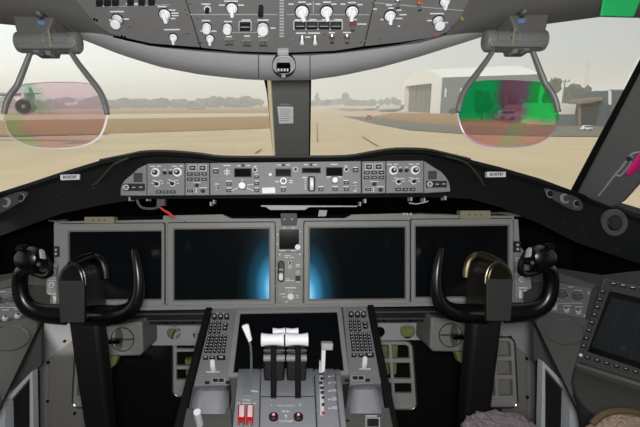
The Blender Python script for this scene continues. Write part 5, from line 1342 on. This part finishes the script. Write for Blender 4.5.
vbox(wh, 'upper_wall', 544, 579, 125, 103, 103.6, 'hangar_white', 10, .6); vpart(wh, 'lower_wall', 126, 556.8, 114.4, 578.6, 126, 'hangar_side', .8, -.2); vpart(wh, 'side_wall', 126, 543.6, 112.6, 556.6, 124.6, 'hangar_white', .8, -.3)
f = VP(G_(560, 126).y - .4); b = MB(); b.cyl(f, 560, 110.6, 1.3, 0, .1, 12); link('wall_lamp', b, 'shed_dark', wh)
bl = thing('concrete_block', 'dark grey flat block building beside the black window edge', 'building', G_(620, 127))
vbox(bl, 'wall', 610.6, 660, 127, 90.4, 90.4, 'block_grey', 14, -1.5); vpart(bl, 'edge_strip', 127, 609.6, 90, 611.4, 104.6, 'hangar_white', .4, -1.8); vpart(bl, 'parapet', 127, 610.4, 89.6, 660, 91.2, 'shed_grey', .5, -1.8)
pk = thing('pink_kiosk', 'small building with pale pink roof behind the orange truck', 'building', G_(522, 117.4))
vbox(pk, 'wall', 514.4, 532, 117.6, 107, 107, 'hangar_white', 6); f = VP(G_(522, 117.6).y - .5); b = MB(); b.prism(f, [(512.6, 108.6), (516, 104.8), (530, 104.6), (533, 108.2)], -7, 0); link('roof', b, 'roof_pink', pk, flat=True)
hut = thing('white_hut', 'small white hut with door between the pink roofed building and the annex', 'hut', G_(538, 121))
vbox(hut, 'wall', 533.4, 544, 121, 111.4, 110.8, 'hangar_white', 4); vpart(hut, 'door', 121, 537.6, 112.6, 540.4, 121, 'hangar_dark', .2, -.2)

def vehicle(nm, lab, cat, px, pyb, wpx, hpx, m):
    g = G_(px, pyb); s = g.length and math.hypot(g.x, g.y) / FPX; w, h = wpx * s, hpx * s
    t = thing(nm, lab, cat, g)
    def q(x0, x1, z0, z1, y0, y1): b = MB(); b.box((g.x + (x0 + x1) / 2 * w, g.y + (y0 + y1) / 2 * h, ZG + (z0 + z1) / 2 * h), ((x1 - x0) * w, (y1 - y0) * h, (z1 - z0) * h)); return b
    b = q(-.5, .5, .18, .6, -.45, .45); link('body', b, m, t, bevel=.08)
    b = q(-.38, .42, .6, 1.0, -.4, .4); c = link('cabin', b, m, t, bevel=.12)
    b = q(-.34, .38, .66, .9, -.43, -.39); link('window', b, 'glass_dark', c, flat=True)
    for x in (-.3, .3):
        for y in (-.42, .42):
            f = Fr(V((g.x + x * w, g.y + y * h, ZG + .2 * h)), V((1, 0, 0)), V((0, 0, 1))); b = MB(); r = .2 * h
            b.loft([[f.w(r * math.cos(a * .523), r * math.sin(a * .523), hh) for a in range(12)] for hh in (-.05 * h, .05 * h)], True, True); link('wheel', b, 'key_black', t)
    return t
vehicle('van', 'white van standing behind the right head-up display glass', 'van', 505, 120.4, 15, 9, 'van_white')
vehicle('service_truck', 'orange service truck right of the white van behind the tinted glass', 'truck', 517, 117.2, 11, 6, 'truck_orange')
vehicle('tow_tractor', 'small orange tow tractor on the grass left of the hangar', 'tractor', 368.6, 119, 5.4, 3.6, 'truck_orange')
vehicle('service_car', 'small red and white car far off before the brown roofed shed', 'car', 586, 130.4, 8, 4, 'van_white')
# poles and mast
def pole(nm, lab, cat, px, pyb, pyt, w, extra=None, m='hangar_side'):
    g = G_(px, pyb); z = up(px, pyb, pyt).z; t = thing(nm, lab, cat, g)
    b = MB(); b.tube([Z(g, ZG), Z(g, z)], [w, w * .6], 8); link('mast', b, m, t)
    if extra:
        b = MB(); b.box((g.x, g.y, z - .3), (extra, .3, .25)); link('crossarm', b, m, t)
        for k in (-.45, 0, .45):
            b = MB(); b.box((g.x + extra * k, g.y, z + .15), (.35, .4, .5)); link('floodlight', b, 'hangar_dark', t)
    return t
pole('flood_light_pole', 'pale pole with short crossarm right of the hangar', 'light pole', 560.5, 116, 81, .3, 3.2)
pole('flood_light_pole', 'plain short pole right of the crossarm pole above the annex', 'light pole', 565, 116, 92, .25)
pole('flood_light_pole', 'thin pole above the roof of the brown roofed shed', 'light pole', 593, 112, 90, .3)
pole('thin_flagpole', 'thin pinkish pole seen through the green tinted glass', 'pole', 504.2, 117.5, 79.6, .16, m='roof_pink')
t = thing('radio_mast', 'tall thin lattice radio mast rising above the trees on the right', 'mast', G_(582.6, 110))
g0 = G_(582.6, 110); zt = up(582.6, 110, 62).z
b = MB(); r0 = 1.3
for k in range(3):
    a = k * 2.094; b.tube([V((g0.x + r0 * math.cos(a), g0.y + r0 * math.sin(a), ZG)), V((g0.x + r0 * .5 * math.cos(a), g0.y + r0 * .5 * math.sin(a), zt))], .13, 6)
link('leg_lattice', b, 'mast_pale', t)
b = MB()
for i in range(14):
    z = ZG + (zt - ZG) * i / 14
    for k in range(3):
        a, c = k * 2.094, (k + 1) * 2.094; b.tube([V((g0.x + r0 * .8 * math.cos(a), g0.y + r0 * .8 * math.sin(a), z)), V((g0.x + r0 * .8 * math.cos(c), g0.y + r0 * .8 * math.sin(c), z + (zt - ZG) / 14))], .09, 5)
link('bracing', b, 'hangar_white', t)

# trees -------------------------------------------------------------
def tree(lab, px, pyb, hpx, wpx, m='leaf', group=None, n=9):
    g = G_(px, pyb); s = math.hypot(g.x, g.y) / FPX; H, W = hpx * s, wpx * s
    t = thing('tree', lab, 'tree', g, group)
    b = MB()
    for i in range(n):
        a = random.uniform(0, 6.28); q = random.uniform(.05, .36)
        b.blob((g.x + math.cos(a) * W * q, g.y + math.sin(a) * W * q, ZG + H * (.36 + .34 * i / (n - 1))), W * random.uniform(.18, .32), 2, .7, 2.0, (1, 1, max(.8, min(1.6, .8 * H / W))))
    link('crown', b, m, t)
    b = MB(); b.tube([Z(g, ZG), Z(g, ZG + H * .6)], [W * .05, W * .03], 6); link('trunk', b, 'bark', t)
    return t
HZ = lambda x: 103.0 - .0096 * (x - 288)
L1 = 'hazy tree in the distant row left of the windshield post'
x = -70
while x < 262:
    h = random.uniform(6, 9) if x < 60 else random.uniform(5.5, 11)
    tree(L1, x, HZ(x) + random.uniform(3.4, 4.4), h, random.uniform(11, 19), group='distant trees left of the windshield post'); x += random.uniform(7, 11)
L2 = 'hazy tree in the distant row between windshield post and hangar'
x = 312
while x < 402:
    tree(L2, x, HZ(x) + random.uniform(3.2, 4.0), random.uniform(4, 8.5), random.uniform(8, 13), group='distant trees beside the runway'); x += random.uniform(6, 9)
tree('tall hazy poplar just right of the windshield post', 317, 106.2, 15, 5); tree('broad hazy tree mid way between post and hangar', 346, 106, 13, 11)
tree('leafy tree behind the annex right of the hangar wall', 549, 112, 31, 14); tree('bushy tree behind the brown roofed shed', 571, 112, 27, 18); tree('low tree under the lattice radio mast', 581, 112, 23, 9, 'leaf_brown')
tree('dark brown tree seen through the left part of the green tinted glass', 481, 121, 29, 16, 'leaf_brown'); tree('brown tree in the middle of the green tinted glass', 508, 114, 22, 18, 'leaf_brown')
tree('small shrub at the foot of the hangar side wall', 452, 115.6, 8, 6)

# aircraft ----------------------------------------------------------
def jet(lab, px, pyb, Lpx, yaw, m, h=.5, nm='small_aircraft'):
    g = G_(px, pyb); s = math.hypot(g.x, g.y) / FPX; L = Lpx * s; t = thing(nm, lab, 'aircraft', g)
    R = Matrix.Rotation(yaw, 3, 'Z'); o = V((g.x, g.y, ZG + L * .11))
    T = lambda x, y, z: o + R @ V((x * L, y * L, z * L))
    b = MB(); ps = [T(x, 0, z) for x, z in ((-.5, .0), (-.46, .0), (-.36, .0), (-.1, .0), (.2, .005), (.4, .025), (.5, .04))]; b.tube(ps, [L * k for k in (.004, .025, .045, .052, .05, .028, .008)], 12); link('fuselage', b, m, t)
    for sy in (-1, 1):
        b = MB(); b.hull8([T(-.08, sy * .04, -.02), T(.12, sy * .04, -.02), T(.18, sy * .46, .01), T(.11, sy * .46, .01)], [T(-.08, sy * .04, -.004), T(.12, sy * .04, -.004), T(.18, sy * .46, .016), T(.11, sy * .46, .016)]); link('wing', b, m, t, flat=True)
        b = MB(); b.hull8([T(.38, sy * .01, .17), T(.48, sy * .01, .17), T(.52, sy * .17, .175), T(.47, sy * .17, .175)], [T(.38, sy * .01, .176), T(.48, sy * .01, .176), T(.52, sy * .17, .18), T(.47, sy * .17, .18)]); link('tailplane', b, m, t, flat=True)
    b = MB(); b.hull8([T(.28, -.006, .03), T(.46, -.006, .03), T(.5, -.006, .19), T(.42, -.006, .19)], [T(.28, .006, .03), T(.46, .006, .03), T(.5, .006, .19), T(.42, .006, .19)]); link('tail_fin', b, m, t, flat=True)
    for x, y in ((-.34, 0), (.06, .1), (.06, -.1)):
        b = MB(); b.tube([T(x, y, -.01), T(x, y, -.11)], L * .009, 6); link('gear_leg', b, 'key_black', t)
    return t
jet('small grey jet with high tail parked left of the hangar', 391, 113.4, 26, math.radians(10), 'jet_grey'); jet('small grey jet parked beside the orange tractor', 371, 110.8, 15, math.radians(6), 'jet_grey')
jet('tiny white aircraft parked far off by the runway, left one', 355, 107.6, 8, .2, 'jet_white'); jet('tiny white aircraft far off just right of the post', 333, 106.4, 7, .1, 'jet_white')
jet('white aircraft with tail seen in the pink tinted glass', 63, 109, 32, math.radians(4), 'jet_white'); jet('small parked aircraft on the far left field below the trees', 196, 110.6, 20, math.radians(176), 'jet_grey')
jet('white aircraft nose inside the open hangar front', 433, 112.4, 8, math.radians(200), 'jet_white')
# high-winged airliner reaching in from the left
g = G_(-60, 134); al = thing('airliner', 'airliner wing and round engine reaching in at the left edge', 'aircraft', V((g.x - 6, g.y + 4, ZG)))
eng = at(23.2, 106.5, 60)
EF = Fr(eng, V((1, .25, 0)).normalized(), V((0, 0, 1)))
r = 8.2 * 60 / FPX
def lath(nm, m, prof, par):
    b = MB(); b.loft([[EF.w(q * math.cos(2 * math.pi * i / 24), q * math.sin(2 * math.pi * i / 24), h) for i in range(24)] for q, h in prof], True, True); return link(nm, b, m, par)
en = lath('engine', 'nacelle', [(r * .5, -3.6), (r * .9, -2.2), (r * 1.04, -.8), (r, 0), (r * .88, .06), (r * .82, -.3)], al)
lath('fan', 'glass_dark', [(r * .84, -.5), (r * .84, -.28)], en); lath('spinner', 'mark_dim', [(r * .26, -.3), (r * .2, -.05), (r * .06, .08)], en)
p0, p1, p2 = at(-150, 92, 66), at(8, 94.6, 62), at(37, 93.4, 60)
b = MB(); ch = V((0, 3.2, 0)); b.loft([[p0, p0 + V((0, 1.5, .35)), p0 + ch * 1.3, p0 + V((0, 1.5, -.3))], [p1, p1 + V((0, 1, .25)), p1 + ch, p1 + V((0, 1, -.2))], [p2, p2 + V((0, .5, .06)), p2 + ch * .5, p2 + V((0, .5, -.06))]], True, True); wg = link('wing', b, 'jet_grey', al)
b = MB(); w0 = at(31, 93, 60); b.hull8([w0 + V((-.2, 0, -.2)), w0 + V((.3, 0, -.2)), w0 + V((-.5, 1, .75)), w0 + V((-.8, 1, .75))], [w0 + V((-.2, .15, -.2)), w0 + V((.3, .15, -.2)), w0 + V((-.5, 1.15, .75)), w0 + V((-.8, 1.15, .75))]); link('wing_fin', b, 'jet_grey', wg)
b = MB(); b.box((eng.x, eng.y + 1.6, eng.z + r + .15), (.35, 2.6, 1.0)); link('pylon', b, 'jet_white', al)
b = MB(); c = V((p0.x - 1.5, p0.y + 2, p0.z - 1.5)); b.tube([c + V((0, y, z)) for y, z in ((-13, -.6), (-12.4, -.4), (-10, 0), (0, 0), (8, .2), (13, 1))], [.2, 1, 1.8, 1.9, 1.7, .3], 18); link('fuselage', b, 'jet_white', al)
for dx, dy in ((-1.2, 1), (1.2, 1), (0, -9)):
    b = MB(); b.tube([c + V((dx, dy, 0)), V((c.x + dx, c.y + dy, ZG))], .25, 8); link('gear_leg', b, 'key_black', al)

# haze: a real, thin scattering layer over the airfield
hz = bpy.data.materials.new('haze'); hz.use_nodes = True; nt = hz.node_tree; nt.nodes.remove(nt.nodes['Principled BSDF'])
vs = nt.nodes.new('ShaderNodeVolumeScatter'); vs.inputs['Color'].default_value = (.96, .97, .97, 1); vs.inputs['Density'].default_value = .0015; vs.inputs['Anisotropy'].default_value = 0
nt.links.new(vs.outputs[0], nt.nodes['Material Output'].inputs['Volume']); M['haze'] = hz
b = MB(); b.box((0, 640, ZG + 17), (2400, 1200, 34.4)); o = link('haze', b, 'haze'); props(o, kind='stuff')
o['label'] = 'pale morning haze lying over the airfield'; o['category'] = 'haze'

# ================================================================== light
w = bpy.data.worlds.new('sky'); SC.world = w; w.use_nodes = True; nt = w.node_tree
bg = nt.nodes['Background']
tc = nt.nodes.new('ShaderNodeTexCoord'); sp = nt.nodes.new('ShaderNodeSeparateXYZ'); nt.links.new(tc.outputs['Generated'], sp.inputs[0])
r = nt.nodes.new('ShaderNodeValToRGB'); e = r.color_ramp.elements
for i, (p, c) in enumerate([(0, (222, 217, 200)), (.03, (228, 226, 212)), (.08, (230, 233, 229)), (.17, (226, 233, 236)), (.4, (206, 214, 220)), (1, (186, 200, 214))]):
    if i >= 2: e.new(p)
    e[i].position = p; e[i].color = col(c)
nt.links.new(sp.outputs['Z'], r.inputs[0]); mr = nt.nodes.new('ShaderNodeMapRange'); mr.inputs['From Min'].default_value = -.6; mr.inputs['From Max'].default_value = .6; mr.inputs['To Min'].default_value = 1.12; mr.inputs['To Max'].default_value = .56
nt.links.new(sp.outputs['X'], mr.inputs['Value'])
vm = nt.nodes.new('ShaderNodeVectorMath'); vm.operation = 'SCALE'; nt.links.new(r.outputs[0], vm.inputs[0]); nt.links.new(mr.outputs[0], vm.inputs['Scale'])
nt.links.new(vm.outputs[0], bg.inputs[0]); bg.inputs[1].default_value = 1.3
sun = bpy.data.lights.new('sun', 'SUN'); sun.energy = 1.9; sun.angle = math.radians(3); sun.color = (1, .94, .85)
so = bpy.data.objects.new('sun', sun); COL.objects.link(so); so.rotation_euler = V((.45, .6, -.66)).to_track_quat('-Z', 'Y').to_euler()
def area(nm, loc, tgt, size, power, colr):
    l = bpy.data.lights.new(nm, 'AREA'); l.shape = 'DISK'; l.size = size; l.energy = power; l.color = colr
    o = bpy.data.objects.new(nm, l); COL.objects.link(o); o.location = loc; o.rotation_euler = (V(tgt) - V(loc)).to_track_quat('-Z', 'Y').to_euler()
area('camera_flash', (0.0, -.06, 1.30), (0, 1.4, .80), .14, 15.5, (1, .98, .96))  # unseen camera flash just above and behind the lens

# ================================================================== camera
cam = bpy.data.cameras.new('camera'); co = bpy.data.objects.new('camera', cam); COL.objects.link(co)
cam.sensor_width = 36; cam.lens = FPX / 640 * 36; cam.shift_x = (320 - CX) / 640; cam.shift_y = 0
cam.clip_start = .02; cam.clip_end = 4000
m = Matrix((RT, UP, -FW)).transposed().to_4x4(); m.translation = C; co.matrix_world = m
SC.camera = co
SC.view_settings.view_transform = 'Standard'; SC.view_settings.look = 'None'; SC.view_settings.exposure = 0; SC.view_settings.gamma = 1; SC.view_settings.use_curve_mapping = False
SC.cycles.use_denoising = True; SC.cycles.transparent_max_bounces = 24; SC.cycles.max_bounces = 8; SC.cycles.volume_bounces = 4
SC.cycles.sample_clamp_indirect = 4
